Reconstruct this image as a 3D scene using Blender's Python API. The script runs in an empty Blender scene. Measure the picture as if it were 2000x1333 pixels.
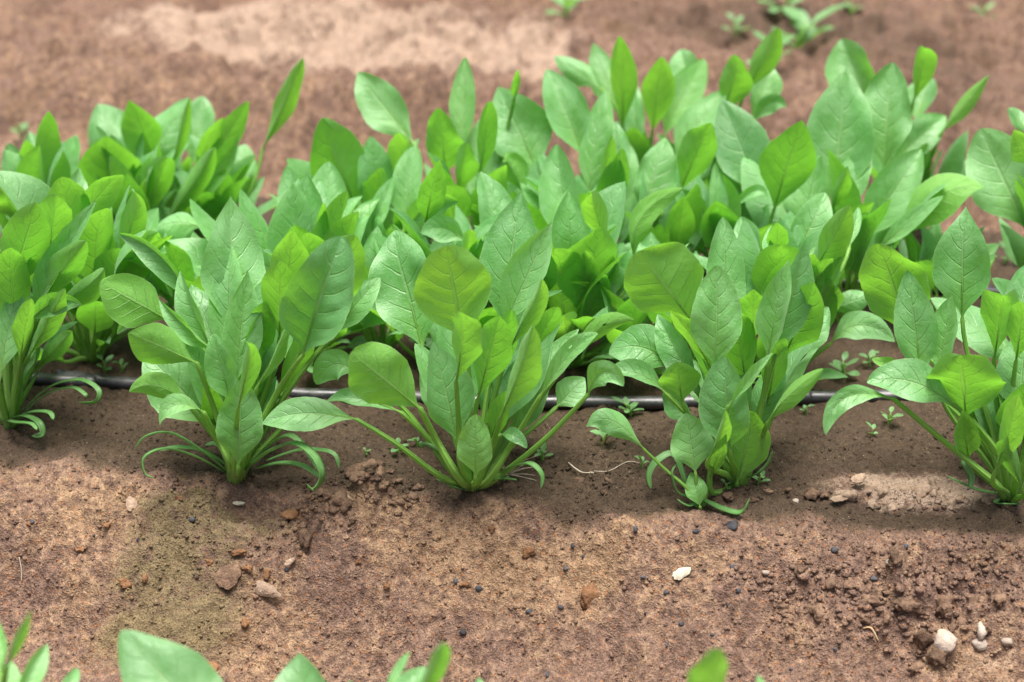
import bpy, math, random, functools
import numpy as np
from mathutils import Vector

# ------------------------------------------------------------------ camera, light, exposure
SC = bpy.context.scene
COL = SC.collection
F = 4000.0                      # focal length in photo pixels (2000 px wide)
PITCH, YAW = math.radians(27.0), math.radians(8.0)   # looking down, turned a little left of the rows' normal
FW = np.array([-math.sin(YAW)*math.cos(PITCH), math.cos(YAW)*math.cos(PITCH), -math.sin(PITCH)])
RT = np.array([math.cos(YAW), math.sin(YAW), 0.0])
UP = np.cross(RT, FW)
def ray(px, py):
    d = FW + RT*((px-1000.0)/F) - UP*((py-666.5)/F)
    return d
_d0 = ray(1000, 960)
CAM = -_d0/np.linalg.norm(_d0)*1.62
cam_data = bpy.data.cameras.new('camera')
cam = bpy.data.objects.new('camera', cam_data); COL.objects.link(cam)
cam.location = CAM
cam.rotation_euler = (math.pi/2-PITCH, 0, YAW)
cam_data.sensor_width = 36.0; cam_data.lens = 72.0
cam_data.clip_start = 0.01; cam_data.clip_end = 500.0
cam_data.dof.use_dof = True
cam_data.dof.focus_distance = 1.60
cam_data.dof.aperture_fstop = 4.8
SC.camera = cam
SC.cycles.max_bounces = 6; SC.cycles.diffuse_bounces = 3; SC.cycles.glossy_bounces = 2; SC.cycles.transmission_bounces = 4

SUN_EL, SUN_AZ = math.radians(86), math.radians(165)   # azimuth from +Y (behind the rows) towards +X
world = bpy.data.worlds.new('World'); SC.world = world; world.use_nodes = True
wn = world.node_tree.nodes; wl = world.node_tree.links
bg = wn['Background']
sky = wn.new('ShaderNodeTexSky'); sky.sky_type = 'NISHITA'; sky.sun_disc = False
sky.sun_elevation = SUN_EL; sky.sun_rotation = SUN_AZ
sky.air_density = 1.0; sky.dust_density = 7.0; sky.ozone_density = 0.4
wl.new(sky.outputs[0], bg.inputs[0]); bg.inputs[1].default_value = 0.082
sl = bpy.data.lights.new('sun', 'SUN'); sl.energy = 3.2; sl.angle = math.radians(30); sl.color = (1.0, 0.975, 0.94)
so = bpy.data.objects.new('sun', sl); COL.objects.link(so)
sd = Vector((math.sin(SUN_AZ)*math.cos(SUN_EL), math.cos(SUN_AZ)*math.cos(SUN_EL), math.sin(SUN_EL)))
so.rotation_euler = sd.to_track_quat('Z', 'Y').to_euler()
so.location = sd*5
SC.view_settings.view_transform = 'Standard'; SC.view_settings.look = 'None'
SC.view_settings.exposure = 1.24; SC.view_settings.gamma = 1.0
SC.view_settings.use_curve_mapping = False

# ------------------------------------------------------------------ helpers
rng = random.Random(7)
def tag(o, label=None, cat=None, group=None, kind=None):
    if label: o['label'] = label
    if cat: o['category'] = cat
    if group: o['group'] = group
    if kind: o['kind'] = kind
    return o
def empty(name, loc):
    o = bpy.data.objects.new(name, None); o.empty_display_size = 0.02
    o.location = loc; COL.objects.link(o); return o
def mesh_obj(name, verts, faces, mat, parent=None, uvs=None, smooth=True, origin=None):
    verts = np.asarray(verts, dtype=float)
    if origin is not None: verts = verts - np.asarray(origin)
    me = bpy.data.meshes.new(name)
    me.from_pydata(verts.tolist(), [], faces)
    if smooth: me.polygons.foreach_set('use_smooth', [True]*len(me.polygons))
    if uvs is not None:
        lay = me.uv_layers.new(name='UVMap')
        vi = np.empty(len(me.loops), dtype=np.int32); me.loops.foreach_get('vertex_index', vi)
        lay.data.foreach_set('uv', np.asarray(uvs, dtype=np.float32)[vi].ravel())
    me.materials.append(mat); me.update()
    o = bpy.data.objects.new(name, me); COL.objects.link(o)
    if parent is not None: o.parent = parent
    return o
def hsh(ix, iy, seed):
    h = (ix.astype(np.int64)*374761393 + iy.astype(np.int64)*668265263 + seed*1442695041) & 0x7fffffff
    h = ((h ^ (h >> 13))*1274126177) & 0x7fffffff
    h = ((h ^ (h >> 15))*974634213) & 0x7fffffff
    return ((h ^ (h >> 16)) & 0xfffff)/float(0xfffff)
def vnoise(x, y, seed=0):
    x0 = np.floor(x); y0 = np.floor(y); fx = x-x0; fy = y-y0
    fx = fx*fx*fx*(fx*(fx*6-15)+10); fy = fy*fy*fy*(fy*(fy*6-15)+10)
    a = hsh(x0, y0, seed); b = hsh(x0+1, y0, seed); c = hsh(x0, y0+1, seed); d = hsh(x0+1, y0+1, seed)
    return (a*(1-fx)+b*fx)*(1-fy)+(c*(1-fx)+d*fx)*fy - 0.5
def fbm(x, y, scale, octs=4, seed=0, gain=0.5):
    s = np.zeros_like(x, dtype=float); a = 1.0; f = 1.0/scale
    for o in range(octs):
        c, sn = math.cos(o*0.9+0.4), math.sin(o*0.9+0.4)
        s += a*vnoise((x*c-y*sn)*f+13.7*o, (x*sn+y*c)*f-7.1*o, seed+o); a *= gain; f *= 2.03
    return s
def crumbs(x, y, cell, seed, dens=1.0):
    """rounded crumbs standing on the surface: one of random size in each cell"""
    x = x/cell; y = y/cell
    x0 = np.floor(x); y0 = np.floor(y); out = np.zeros_like(x, dtype=float)
    for i in (-1, 0, 1):
        for j in (-1, 0, 1):
            cx = x0+i; cy = y0+j
            r = 0.12+0.48*hsh(cx, cy, seed+3)**1.7
            r = np.where(hsh(cx, cy, seed+4) < dens, r, 0.0)
            px = cx+0.15+0.7*hsh(cx, cy, seed+1); py = cy+0.15+0.7*hsh(cx, cy, seed+2)
            d2 = (x-px)**2+(y-py)**2
            h = np.sqrt(np.maximum(r*r-d2, 0.0))
            out = np.maximum(out, h)
    return out*cell
def sstep(a, b, x):
    t = np.clip((x-a)/(b-a), 0, 1); return t*t*(3-2*t)

# ------------------------------------------------------------------ ground profile: beds and furrows along X
def h0(x, y):
    """smooth bed profile; bed top z=0, front edge near y=-0.03"""
    x = np.asarray(x, dtype=float); y = np.asarray(y, dtype=float)
    wob = 0.016*np.sin(x*7.0+0.6)+0.009*np.sin(x*17.0+2.0)
    wob2 = 0.02*np.sin(x*5.0+1.9)+0.008*np.sin(x*13.0)
    yy = y - wob*np.exp(-((y+0.06)/0.12)**2) - wob2*np.exp(-((y-0.82)/0.15)**2)
    P = 0.93                                     # bed pitch
    k = np.where(yy < -0.30, np.floor((yy+0.30)/P), np.where(yy >= 0.70, np.floor((yy-0.70)/P)+1, 0))
    u = yy - k*P                                 # local, this bed: front slope -0.13..-0.02, back slope 0.56..0.66
    front = sstep(-0.150, -0.015, u)
    back = 1-sstep(0.555, 0.675, u)
    z = -0.098 + 0.098*np.minimum(front, back)
    z = np.where((u < -0.135), z+0.02*sstep(-0.12, -0.28, u), z)
    return z
def gp(px, py): return _gp(px, py).copy()
@functools.lru_cache(maxsize=None)
def _gp(px, py):
    """photo pixel -> point on the smooth ground"""
    d = ray(px, py); t0, t1 = 0.4, 6.0
    ts = np.linspace(t0, t1, 1400); P = CAM[None, :]+ts[:, None]*d[None, :]
    g = P[:, 2]-h0(P[:, 0], P[:, 1]); i = int(np.argmax(g < 0))
    a = g[i-1]/(g[i-1]-g[i]); return P[i-1]*(1-a)+P[i]*a
def aty(px, py, Y):
    d = ray(px, py); return CAM + d*((Y-CAM[1])/d[1])
def depth(p): return float(np.dot(p-CAM, FW))

# ------------------------------------------------------------------ materials
def newmat(name):
    m = bpy.data.materials.new(name); m.use_nodes = True
    nt = m.node_tree; nt.nodes.clear()
    return m, nt, nt.nodes, nt.links
class NB:
    """small node builder"""
    def __init__(s, nt): s.nt = nt; s.n = nt.nodes; s.l = nt.links
    def _in(s, sock, v):
        if v is None: return
        if isinstance(v, bpy.types.NodeSocket): s.l.new(v, sock)
        else: sock.default_value = v
    def math(s, op, a, b=None, c=None, clamp=False):
        n = s.n.new('ShaderNodeMath'); n.operation = op; n.use_clamp = clamp
        s._in(n.inputs[0], a); s._in(n.inputs[1], b); s._in(n.inputs[2], c); return n.outputs[0]
    def mix(s, f, a, b, mode='MIX'):
        n = s.n.new('ShaderNodeMix'); n.data_type = 'RGBA'; n.blend_type = mode
        s._in(n.inputs[0], f)
        for k, v in ((6, a), (7, b)):
            if isinstance(v, tuple) and len(v) == 3: v = (*v, 1)
            s._in(n.inputs[k], v)
        return n.outputs[2]
    def noise(s, vec, scale, detail=4, rough=0.55, dist=0.0):
        n = s.n.new('ShaderNodeTexNoise'); s._in(n.inputs['Vector'], vec)
        n.inputs['Scale'].default_value = scale; n.inputs['Detail'].default_value = detail
        n.inputs['Roughness'].default_value = rough; n.inputs['Distortion'].default_value = dist
        return n.outputs[0], n.outputs[1]
    def voro(s, vec, scale, feat='F1'):
        n = s.n.new('ShaderNodeTexVoronoi'); n.feature = feat; s._in(n.inputs['Vector'], vec)
        n.inputs['Scale'].default_value = scale; return n.outputs
    def smooth(s, v, lo, hi, a=0.0, b=1.0):
        n = s.n.new('ShaderNodeMapRange'); n.interpolation_type = 'SMOOTHSTEP'
        s._in(n.inputs[0], v); n.inputs[1].default_value = lo; n.inputs[2].default_value = hi
        n.inputs[3].default_value = a; n.inputs[4].default_value = b; return n.outputs[0]
    def attr(s, name, typ='GEOMETRY'):
        n = s.n.new('ShaderNodeAttribute'); n.attribute_type = typ; n.attribute_name = name; return n.outputs
    def bump(s, h, dist, strength=1.0, normal=None):
        n = s.n.new('ShaderNodeBump'); s._in(n.inputs['Height'], h); n.inputs['Distance'].default_value = dist
        n.inputs['Strength'].default_value = strength; s._in(n.inputs['Normal'], normal); return n.outputs[0]

def soil_material():
    m, nt, n, l = newmat('soil'); b = NB(nt)
    tc = n.new('ShaderNodeTexCoord'); P = tc.outputs['Object']
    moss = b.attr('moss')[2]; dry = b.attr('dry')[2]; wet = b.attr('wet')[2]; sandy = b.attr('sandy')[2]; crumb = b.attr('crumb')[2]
    n1, _ = b.noise(P, 28, 5, 0.6); n2, _ = b.noise(P, 160, 4, 0.65); n3, _ = b.noise(P, 700, 3, 0.6)
    clay = b.mix(b.smooth(n2, 0.3, 0.7), SOIL['clay_a'], SOIL['clay_b'])
    sand = b.mix(b.smooth(n2, 0.3, 0.72), SOIL['sand_a'], SOIL['sand_b'])
    sf = b.smooth(b.math('ADD', sandy, b.math('ADD', b.math('MULTIPLY', b.math('SUBTRACT', n1, 0.5), 2.0), b.math('MULTIPLY', b.math('SUBTRACT', n2, 0.5), 2.2))), 0.0, 1.0)
    c = b.mix(sf, clay, sand)
    # rusty crumbs
    v = b.voro(P, 260)
    rust = b.math('MULTIPLY', b.smooth(v[0], 0.42, 0.2), b.smooth(v[1], 0.58, 0.66))
    c = b.mix(b.math('MULTIPLY', rust, 0.6), c, SOIL['rust'])
    mf = b.smooth(b.math('MULTIPLY', moss, b.math('ADD', 1.0, b.math('MULTIPLY', b.math('ADD', b.math('SUBTRACT', n2, 0.5), b.math('SUBTRACT', n1, 0.5)), 3.0))), 0.1, 1.1)
    c = b.mix(b.math('MULTIPLY', mf, 0.75), c, b.mix(n2, SOIL['moss_a'], SOIL['moss_b']))
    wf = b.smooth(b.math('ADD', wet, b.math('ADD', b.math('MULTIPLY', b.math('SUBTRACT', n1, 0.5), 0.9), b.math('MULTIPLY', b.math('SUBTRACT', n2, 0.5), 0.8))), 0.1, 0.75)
    c = b.mix(b.math('MULTIPLY', wf, 0.9), c, b.mix(n2, SOIL['wet_shade_a'], SOIL['wet_shade_b']))  # dark colour for wet soil plus contact shade beneath the plants
    df = b.smooth(b.math('MULTIPLY', dry, b.math('ADD', 1.0, b.math('ADD', b.math('MULTIPLY', b.math('SUBTRACT', n1, 0.5), 3.0), b.math('MULTIPLY', b.math('SUBTRACT', n2, 0.5), 2.6)))), 0.3, 0.95)
    c = b.mix(b.math('MULTIPLY', df, 0.95), c, b.mix(n2, SOIL['dry_a'], SOIL['dry_b']))
    # grain: single light and dark mineral grains
    g = b.smooth(n3, 0.25, 0.75, 0.62, 1.38)
    gm = n.new('ShaderNodeVectorMath'); gm.operation = 'SCALE'; l.new(c, gm.inputs[0]); l.new(g, gm.inputs[3])
    c = gm.outputs[0]
    v2 = b.voro(P, 420)
    dark = b.math('MULTIPLY', b.smooth(v2[0], 0.30, 0.16), b.smooth(v2[1], 0.83, 0.85))
    c = b.mix(b.math('MULTIPLY', dark, 0.75), c, (0.035, 0.032, 0.035))
    pale = b.math('MULTIPLY', b.smooth(v2[0], 0.22, 0.12), b.smooth(v2[1], 0.22, 0.20))
    c = b.mix(b.math('MULTIPLY', pale, 0.5), c, (0.5, 0.42, 0.34))
    p = n.new('ShaderNodeBsdfPrincipled'); l.new(c, p.inputs['Base Color'])
    rr = b.math('SUBTRACT', 0.95, b.math('MULTIPLY', wf, 0.08)); l.new(rr, p.inputs['Roughness'])
    p.inputs['Specular IOR Level'].default_value = 0.25
    hh = b.math('ADD', b.math('MULTIPLY', n2, 1.6), b.math('MULTIPLY', n3, 0.7))
    l.new(b.bump(hh, 0.0032, 0.9), p.inputs['Normal'])
    o = n.new('ShaderNodeOutputMaterial'); l.new(p.outputs[0], o.inputs[0])
    return m
SOIL = dict(clay_a=(0.115,0.070,0.050), clay_b=(0.222,0.140,0.102), sand_a=(0.195,0.120,0.068), sand_b=(0.335,0.220,0.132),
            rust=(0.302,0.126,0.046), moss_a=(0.105,0.082,0.037), moss_b=(0.181,0.147,0.071),
            wet_shade_a=(0.030,0.021,0.012), wet_shade_b=(0.074,0.050,0.030), dry_a=(0.286,0.197,0.139), dry_b=(0.420,0.311,0.231))

def leaf_material(name, vein_bump=1.0):
    m, nt, n, l = newmat(name); b = NB(nt)
    uv = n.new('ShaderNodeUVMap').outputs[0]
    sp = n.new('ShaderNodeSeparateXYZ'); l.new(uv, sp.inputs[0])
    t = sp.outputs[0]; s = b.math('MULTIPLY_ADD', sp.outputs[1], 2.0, -1.0)
    a = b.math('ABSOLUTE', s)
    tc = n.new('ShaderNodeTexCoord'); P = tc.outputs['Object']
    info = n.new('ShaderNodeObjectInfo'); rnd = info.outputs['Random']
    tint0 = b.attr('tint', 'OBJECT')[2]; tint = b.math('MAXIMUM', tint0, 0.0); drk = b.math('MAXIMUM', b.math('MULTIPLY', tint0, -1.0), 0.0); nveins = 6.5
    nz, nzc = b.noise(P, 45, 3, 0.5); nm, _ = b.noise(P, 110, 3, 0.6)
    # side veins leave the midrib and curve to the tip, alternating left and right
    side = b.math('GREATER_THAN', s, 0.0)
    q = b.math('MULTIPLY', b.math('POWER', a, 1.25), -0.24)
    q = b.math('ADD', b.math('ADD', t, q), b.math('MULTIPLY', b.math('SUBTRACT', nz, 0.5), 0.055))
    q = b.math('ADD', b.math('MULTIPLY', q, nveins), b.math('MULTIPLY', side, 0.45))
    fr = b.math('ABSOLUTE', b.math('SUBTRACT', b.math('FRACT', q), 0.5))      # 0 on a vein
    width = b.math('MULTIPLY_ADD', a, -0.05, 0.085)
    vein = b.math('SUBTRACT', 1.0, b.math('DIVIDE', fr, width), clamp=True)
    vein = b.math('MULTIPLY', vein, b.smooth(a, 0.92, 0.45))
    mid = b.math('MULTIPLY', b.smooth(a, 0.055, 0.022), b.smooth(t, 1.0, 0.55))
    cells = b.voro(P, 330, 'DISTANCE_TO_EDGE')
    net = b.smooth(cells[0], 0.10, 0.0)
    v = b.math('MAXIMUM', b.math('MULTIPLY', vein, 0.62), mid)
    vv = b.math('ADD', v, b.math('MULTIPLY', net, 0.16), clamp=True)
    # upper side: mid green, a little blue bloom; lower side paler
    up = b.mix(rnd, LEAF['up_a'], LEAF['up_b'])
    up = b.mix(b.smooth(b.math('ADD', b.math('MULTIPLY', nz, .6), b.math('MULTIPLY', nm, .4)), 0.38, 0.62, 0, 0.6), up, LEAF['up_c'])
    up = b.mix(b.math('MULTIPLY', tint, 0.7), up, LEAF['young'])
    up = b.mix(b.math('MULTIPLY', b.smooth(b.math('ADD', t, b.math('MULTIPLY', a, .35)), 0.75, 0.05), b.math('MULTIPLY_ADD', nz, .5, .25)), up, (0.19, 0.44, 0.07))
    up = b.mix(drk, up, LEAF['dark'])
    up = b.mix(b.math('MULTIPLY', vv, 0.30), up, LEAF['vein'])
    lo = b.mix(rnd, LEAF['lo_a'], LEAF['lo_b'])
    lo = b.mix(b.math('MULTIPLY', tint, 0.7), lo, LEAF['young'])
    lo = b.mix(b.math('MULTIPLY', vv, 0.35), lo, LEAF['vein'])
    geo = n.new('ShaderNodeNewGeometry'); bf = geo.outputs['Backfacing']
    c = b.mix(bf, up, lo)
    edge = b.smooth(a, 0.955, 0.995); c = b.mix(b.math('MULTIPLY', edge, 0.45), c, LEAF['vein'])
    tr = b.mix(rnd, LEAF['tr_a'], LEAF['tr_b'])
    tr = b.mix(b.math('MULTIPLY', tint, 0.8), tr, LEAF['tr_y'])
    tr = b.mix(b.math('MULTIPLY', b.math('MAXIMUM', mid, b.math('MULTIPLY', vein, 0.55)), 0.45), tr, LEAF['tr_v'])
    tr = b.mix(b.smooth(nm, 0.4, 0.7, 0, 0.25), tr, LEAF['tr_b'])
    hgt = b.math('ADD', b.math('MULTIPLY', v, -0.9), b.math('ADD', b.math('MULTIPLY', net, -0.12), b.math('MULTIPLY', nm, 0.9)))
    nrm = b.bump(hgt, 0.0012*vein_bump, 0.75)
    p = n.new('ShaderNodeBsdfPrincipled'); l.new(c, p.inputs['Base Color']); l.new(nrm, p.inputs['Normal'])
    ro = b.math('MULTIPLY_ADD', rnd, 0.10, b.math('MULTIPLY_ADD', bf, 0.08, 0.46)); l.new(ro, p.inputs['Roughness'])
    sl_ = b.math('MULTIPLY_ADD', bf, -0.25, LEAF['spec']); l.new(sl_, p.inputs['Specular IOR Level'])
    p.inputs['Sheen Weight'].default_value = LEAF['sheen']; p.inputs['Sheen Roughness'].default_value = 0.45
    p.inputs['Sheen Tint'].default_value = (0.75, 0.92, 0.85, 1)
    tb = n.new('ShaderNodeBsdfTranslucent'); l.new(tr, tb.inputs[0]); l.new(nrm, tb.inputs[1])
    mx = n.new('ShaderNodeMixShader'); mx.inputs[0].default_value = LEAF['mix']
    l.new(p.outputs[0], mx.inputs[1]); l.new(tb.outputs[0], mx.inputs[2])
    o = n.new('ShaderNodeOutputMaterial'); l.new(mx.outputs[0], o.inputs[0])
    return m
LEAF = dict(up_a=(0.105,0.325,0.075), up_b=(0.17,0.415,0.125), up_c=(0.25,0.50,0.22), dark=(0.045,0.17,0.055), young=(0.20,0.46,0.07), vein=(0.40,0.60,0.26),
            lo_a=(0.145,0.37,0.062), lo_b=(0.185,0.43,0.075), tr_a=(0.185,0.57,0.035), tr_b=(0.28,0.68,0.045), tr_y=(0.44,0.82,0.05),
            tr_v=(0.26,0.50,0.07), spec=0.85, sheen=0.16, mix=0.42)

def stalk_material():
    m, nt, n, l = newmat('stalk'); b = NB(nt)
    uv = n.new('ShaderNodeUVMap').outputs[0]; sp = n.new('ShaderNodeSeparateXYZ'); l.new(uv, sp.inputs[0])
    info = n.new('ShaderNodeObjectInfo'); rnd = info.outputs['Random']
    tc = n.new('ShaderNodeTexCoord'); nz, _ = b.noise(tc.outputs['Object'], 200, 3)
    c = b.mix(rnd, (0.21,0.44,0.08), (0.29,0.54,0.11))
    c = b.mix(b.smooth(sp.outputs[0], 0.0, 0.35, 0.55, 0.0), c, (0.40,0.60,0.18))
    c = b.mix(b.smooth(nz, 0.4, 0.7, 0, 0.2), c, (0.16,0.34,0.05))
    rib = b.math('SINE', b.math('MULTIPLY', sp.outputs[1], 44.0))
    p = n.new('ShaderNodeBsdfPrincipled'); l.new(c, p.inputs['Base Color'])
    p.inputs['Roughness'].default_value = 0.42
    l.new(b.bump(rib, 0.0004, 0.6), p.inputs['Normal'])
    tb = n.new('ShaderNodeBsdfTranslucent'); l.new(b.mix(0.4, c, (0.42, 0.74, 0.08)), tb.inputs[0])
    mx = n.new('ShaderNodeMixShader'); mx.inputs[0].default_value = 0.4
    l.new(p.outputs[0], mx.inputs[1]); l.new(tb.outputs[0], mx.inputs[2])
    o = n.new('ShaderNodeOutputMaterial'); l.new(mx.outputs[0], o.inputs[0]); return m
def simple_material(name, ca, cb, rough=0.8, scale=120, spec=0.3, bump=0.0, trans=None):
    m, nt, n, l = newmat(name); b = NB(nt)
    tc = n.new('ShaderNodeTexCoord'); P = tc.outputs['Object']
    info = n.new('ShaderNodeObjectInfo')
    mp = n.new('ShaderNodeVectorMath'); mp.operation = 'ADD'; l.new(P, mp.inputs[0]); l.new(info.outputs['Location'], mp.inputs[1])
    nz, _ = b.noise(mp.outputs[0], scale, 5, 0.6)
    c = b.mix(b.smooth(nz, 0.3, 0.7), ca, cb)
    rn = b.smooth(info.outputs['Random'], 0, 1, 0.82, 1.18)
    gm = n.new('ShaderNodeVectorMath'); gm.operation = 'SCALE'; l.new(c, gm.inputs[0]); l.new(rn, gm.inputs[3])
    p = n.new('ShaderNodeBsdfPrincipled'); l.new(gm.outputs[0], p.inputs['Base Color'])
    p.inputs['Roughness'].default_value = rough; p.inputs['Specular IOR Level'].default_value = spec
    if bump:
        nb, _ = b.noise(mp.outputs[0], scale*3, 5, 0.65); l.new(b.bump(nb, bump, 0.9), p.inputs['Normal'])
    out = p.outputs[0]
    if trans:
        tb = n.new('ShaderNodeBsdfTranslucent'); tb.inputs[0].default_value = (*trans, 1)
        mx = n.new('ShaderNodeMixShader'); mx.inputs[0].default_value = 0.4
        l.new(out, mx.inputs[1]); l.new(tb.outputs[0], mx.inputs[2]); out = mx.outputs[0]
    o = n.new('ShaderNodeOutputMaterial'); l.new(out, o.inputs[0]); return m
M_SOIL = soil_material()
M_LEAF = leaf_material('spinach_leaf')
M_STALK = stalk_material()
M_STRAP = simple_material('seed_leaf_green', (0.12,0.29,0.08), (0.2,0.40,0.14), 0.45, 90, 0.5, 0, (0.24,0.5,0.04))
M_WEED = simple_material('weed_leaf', (0.12,0.27,0.09), (0.2,0.38,0.16), 0.5, 150, 0.5, 0, (0.22,0.45,0.05))
M_WSTEM = simple_material('weed_stem', (0.25,0.10,0.06), (0.2,0.24,0.07), 0.5, 60)
M_CLOD = simple_material('clod_soil', (0.109,0.067,0.044), (0.218,0.139,0.091), 0.95, 170, 0.2, 0.0025)
M_RUST = simple_material('rust_clod', (0.168,0.084,0.042), (0.269,0.143,0.071), 0.95, 170, 0.2, 0.0025)
M_PALE = simple_material('pale_crust', (0.252,0.172,0.118), (0.395,0.290,0.210), 0.95, 150, 0.2, 0.0025)
M_STONE = simple_material('pale_stone', (0.277,0.218,0.168), (0.420,0.353,0.294), 0.85, 140, 0.3, 0.0015)
M_COAL = simple_material('black_granule', (0.02,0.02,0.023), (0.07,0.07,0.08), 0.7, 200, 0.4, 0.001)
M_SHELL = simple_material('cream_flake', (0.487,0.428,0.319), (0.605,0.554,0.437), 0.6, 80, 0.4, 0.0006)
M_STRAW = simple_material('dry_straw', (0.42,0.28,0.14), (0.58,0.45,0.28), 0.8, 200)
M_ROOT = simple_material('dry_root', (0.30,0.25,0.18), (0.48,0.43,0.34), 0.8, 200)
def pipe_material():
    m, nt, n, l = newmat('drip_pipe'); b = NB(nt)
    tc = n.new('ShaderNodeTexCoord'); P = tc.outputs['Object']
    geo = n.new('ShaderNodeNewGeometry'); sp = n.new('ShaderNodeSeparateXYZ'); l.new(geo.outputs['Normal'], sp.inputs[0])
    nz, _ = b.noise(P, 70, 5, 0.65); nf, _ = b.noise(P, 500, 3, 0.6)
    dust = b.math('MULTIPLY', b.smooth(sp.outputs[2], 0.1, 0.9), b.smooth(nz, 0.35, 0.65))
    c = b.mix(b.math('MULTIPLY', dust, 0.55), (0.018, 0.018, 0.021), (0.11, 0.10, 0.105))
    c = b.mix(b.smooth(nf, 0.62, 0.72, 0, 0.6), c, (0.2, 0.14, 0.1))
    p = n.new('ShaderNodeBsdfPrincipled'); l.new(c, p.inputs['Base Color']); p.inputs['Specular IOR Level'].default_value = 0.7
    l.new(b.smooth(nz, 0.3, 0.7, 0.3, 0.5), p.inputs['Roughness'])
    l.new(b.bump(nz, 0.001, 0.4), p.inputs['Normal'])
    o = n.new('ShaderNodeOutputMaterial'); l.new(p.outputs[0], o.inputs[0]); return m
M_PIPE = pipe_material()

# ------------------------------------------------------------------ ground sheet
def axis(fine, far):
    """fine: list of (start, end, step); grows geometrically to +-far outside"""
    pts = []
    for a, b_, st in fine: pts += list(np.arange(a, b_-1e-9, st))
    lo, hi = pts[0], pts[-1]
    L, st, p = [], 0.01, lo
    while p > -far: p -= st; st *= 1.18; L.append(p)
    R, st, p = [], 0.01, hi
    while p < far: p += st; st *= 1.18; R.append(p)
    return np.array(L[::-1]+pts+R)
GX = axis([(-0.80, -0.47, 0.005), (-0.47, 0.50, 0.0017), (0.50, 0.80, 0.005)], 40)
GY = axis([(-0.25, -0.165, 0.004), (-0.165, 0.13, 0.0016), (0.13, 0.70, 0.0045), (0.70, 1.36, 0.0042)], 40)
def blob(X, Y, px, py, rx, ry, rot=0.0):
    c = gp(px, py); sc = depth(c)/F
    dx = X-c[0]; dy = Y-c[1]
    if py > 960: ry = ry*0.75                                    # the slope is seen almost face on
    else: ry = ry/math.sin(PITCH+0.02)
    rx *= sc; ry *= sc
    cr, sr = math.cos(rot), math.sin(rot)
    u = (dx*cr+dy*sr)/rx; v = (-dx*sr+dy*cr)/ry
    return np.exp(-(u*u+v*v))
def relief(X, Y, masks):
    amp = np.exp(-np.maximum(np.hypot(X, (Y-0.4)*0.8)-1.6, 0)/3)
    bed = sstep(-0.05, 0.0, Y)*(1-sstep(0.56, 0.62, Y))             # smooth watered bed top
    rough = 1-0.45*bed
    farb = sstep(0.66, 0.76, Y)
    z = 0.012*fbm(X, Y, 0.11, 3, 11)*(1-0.5*bed)*(1+1.6*farb) + 0.015*fbm(X, Y, 0.03, 4, 21)*rough*(1+.8*farb)
    slope = sstep(-0.17, -0.10, Y)*(1-sstep(-0.04, 0.0, Y))
    z += slope*(0.020*fbm(X, Y, 0.055, 2, 131)+0.5*crumbs(X+0.02*fbm(X, Y, .03, 2, 9), Y, 0.055, 141, 0.35)*0.4)
    z += 0.006*fbm(X, Y, 0.0065, 3, 31)*rough
    cl = np.clip(0.35+1.7*fbm(X, Y, 0.09, 2, 91), 0, 1)
    ck = np.clip(masks['crumb'], 0, 1)
    ax = X+0.0035*fbm(X, Y, 0.0045, 2, 15); ay = Y+0.0035*fbm(X, Y, 0.0045, 2, 16)
    z += crumbs(ax, ay, 0.0052, 41, 0.8)*0.68*rough*(0.35+0.65*cl)
    z += crumbs(ax+0.003*fbm(X, Y, 0.008, 2, 5), ay, 0.012, 51, 0.45)*0.44*rough*np.clip(0.25+cl*0.6+ck, 0, 1)
    wx = X+0.013*fbm(X, Y, 0.010, 3, 6); wy = Y+0.013*fbm(X, Y, 0.010, 3, 8)
    z += crumbs(wx, wy, 0.024, 61, 0.85)*1.0*ck
    z += crumbs(wx, wy, 0.013, 71, 0.9)*0.9*ck
    z += crumbs(wx, wy, 0.042, 81, 0.45)*0.8*farb
    z -= 0.011*np.exp(-(masks['crack'])**2)
    return z*amp
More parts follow.
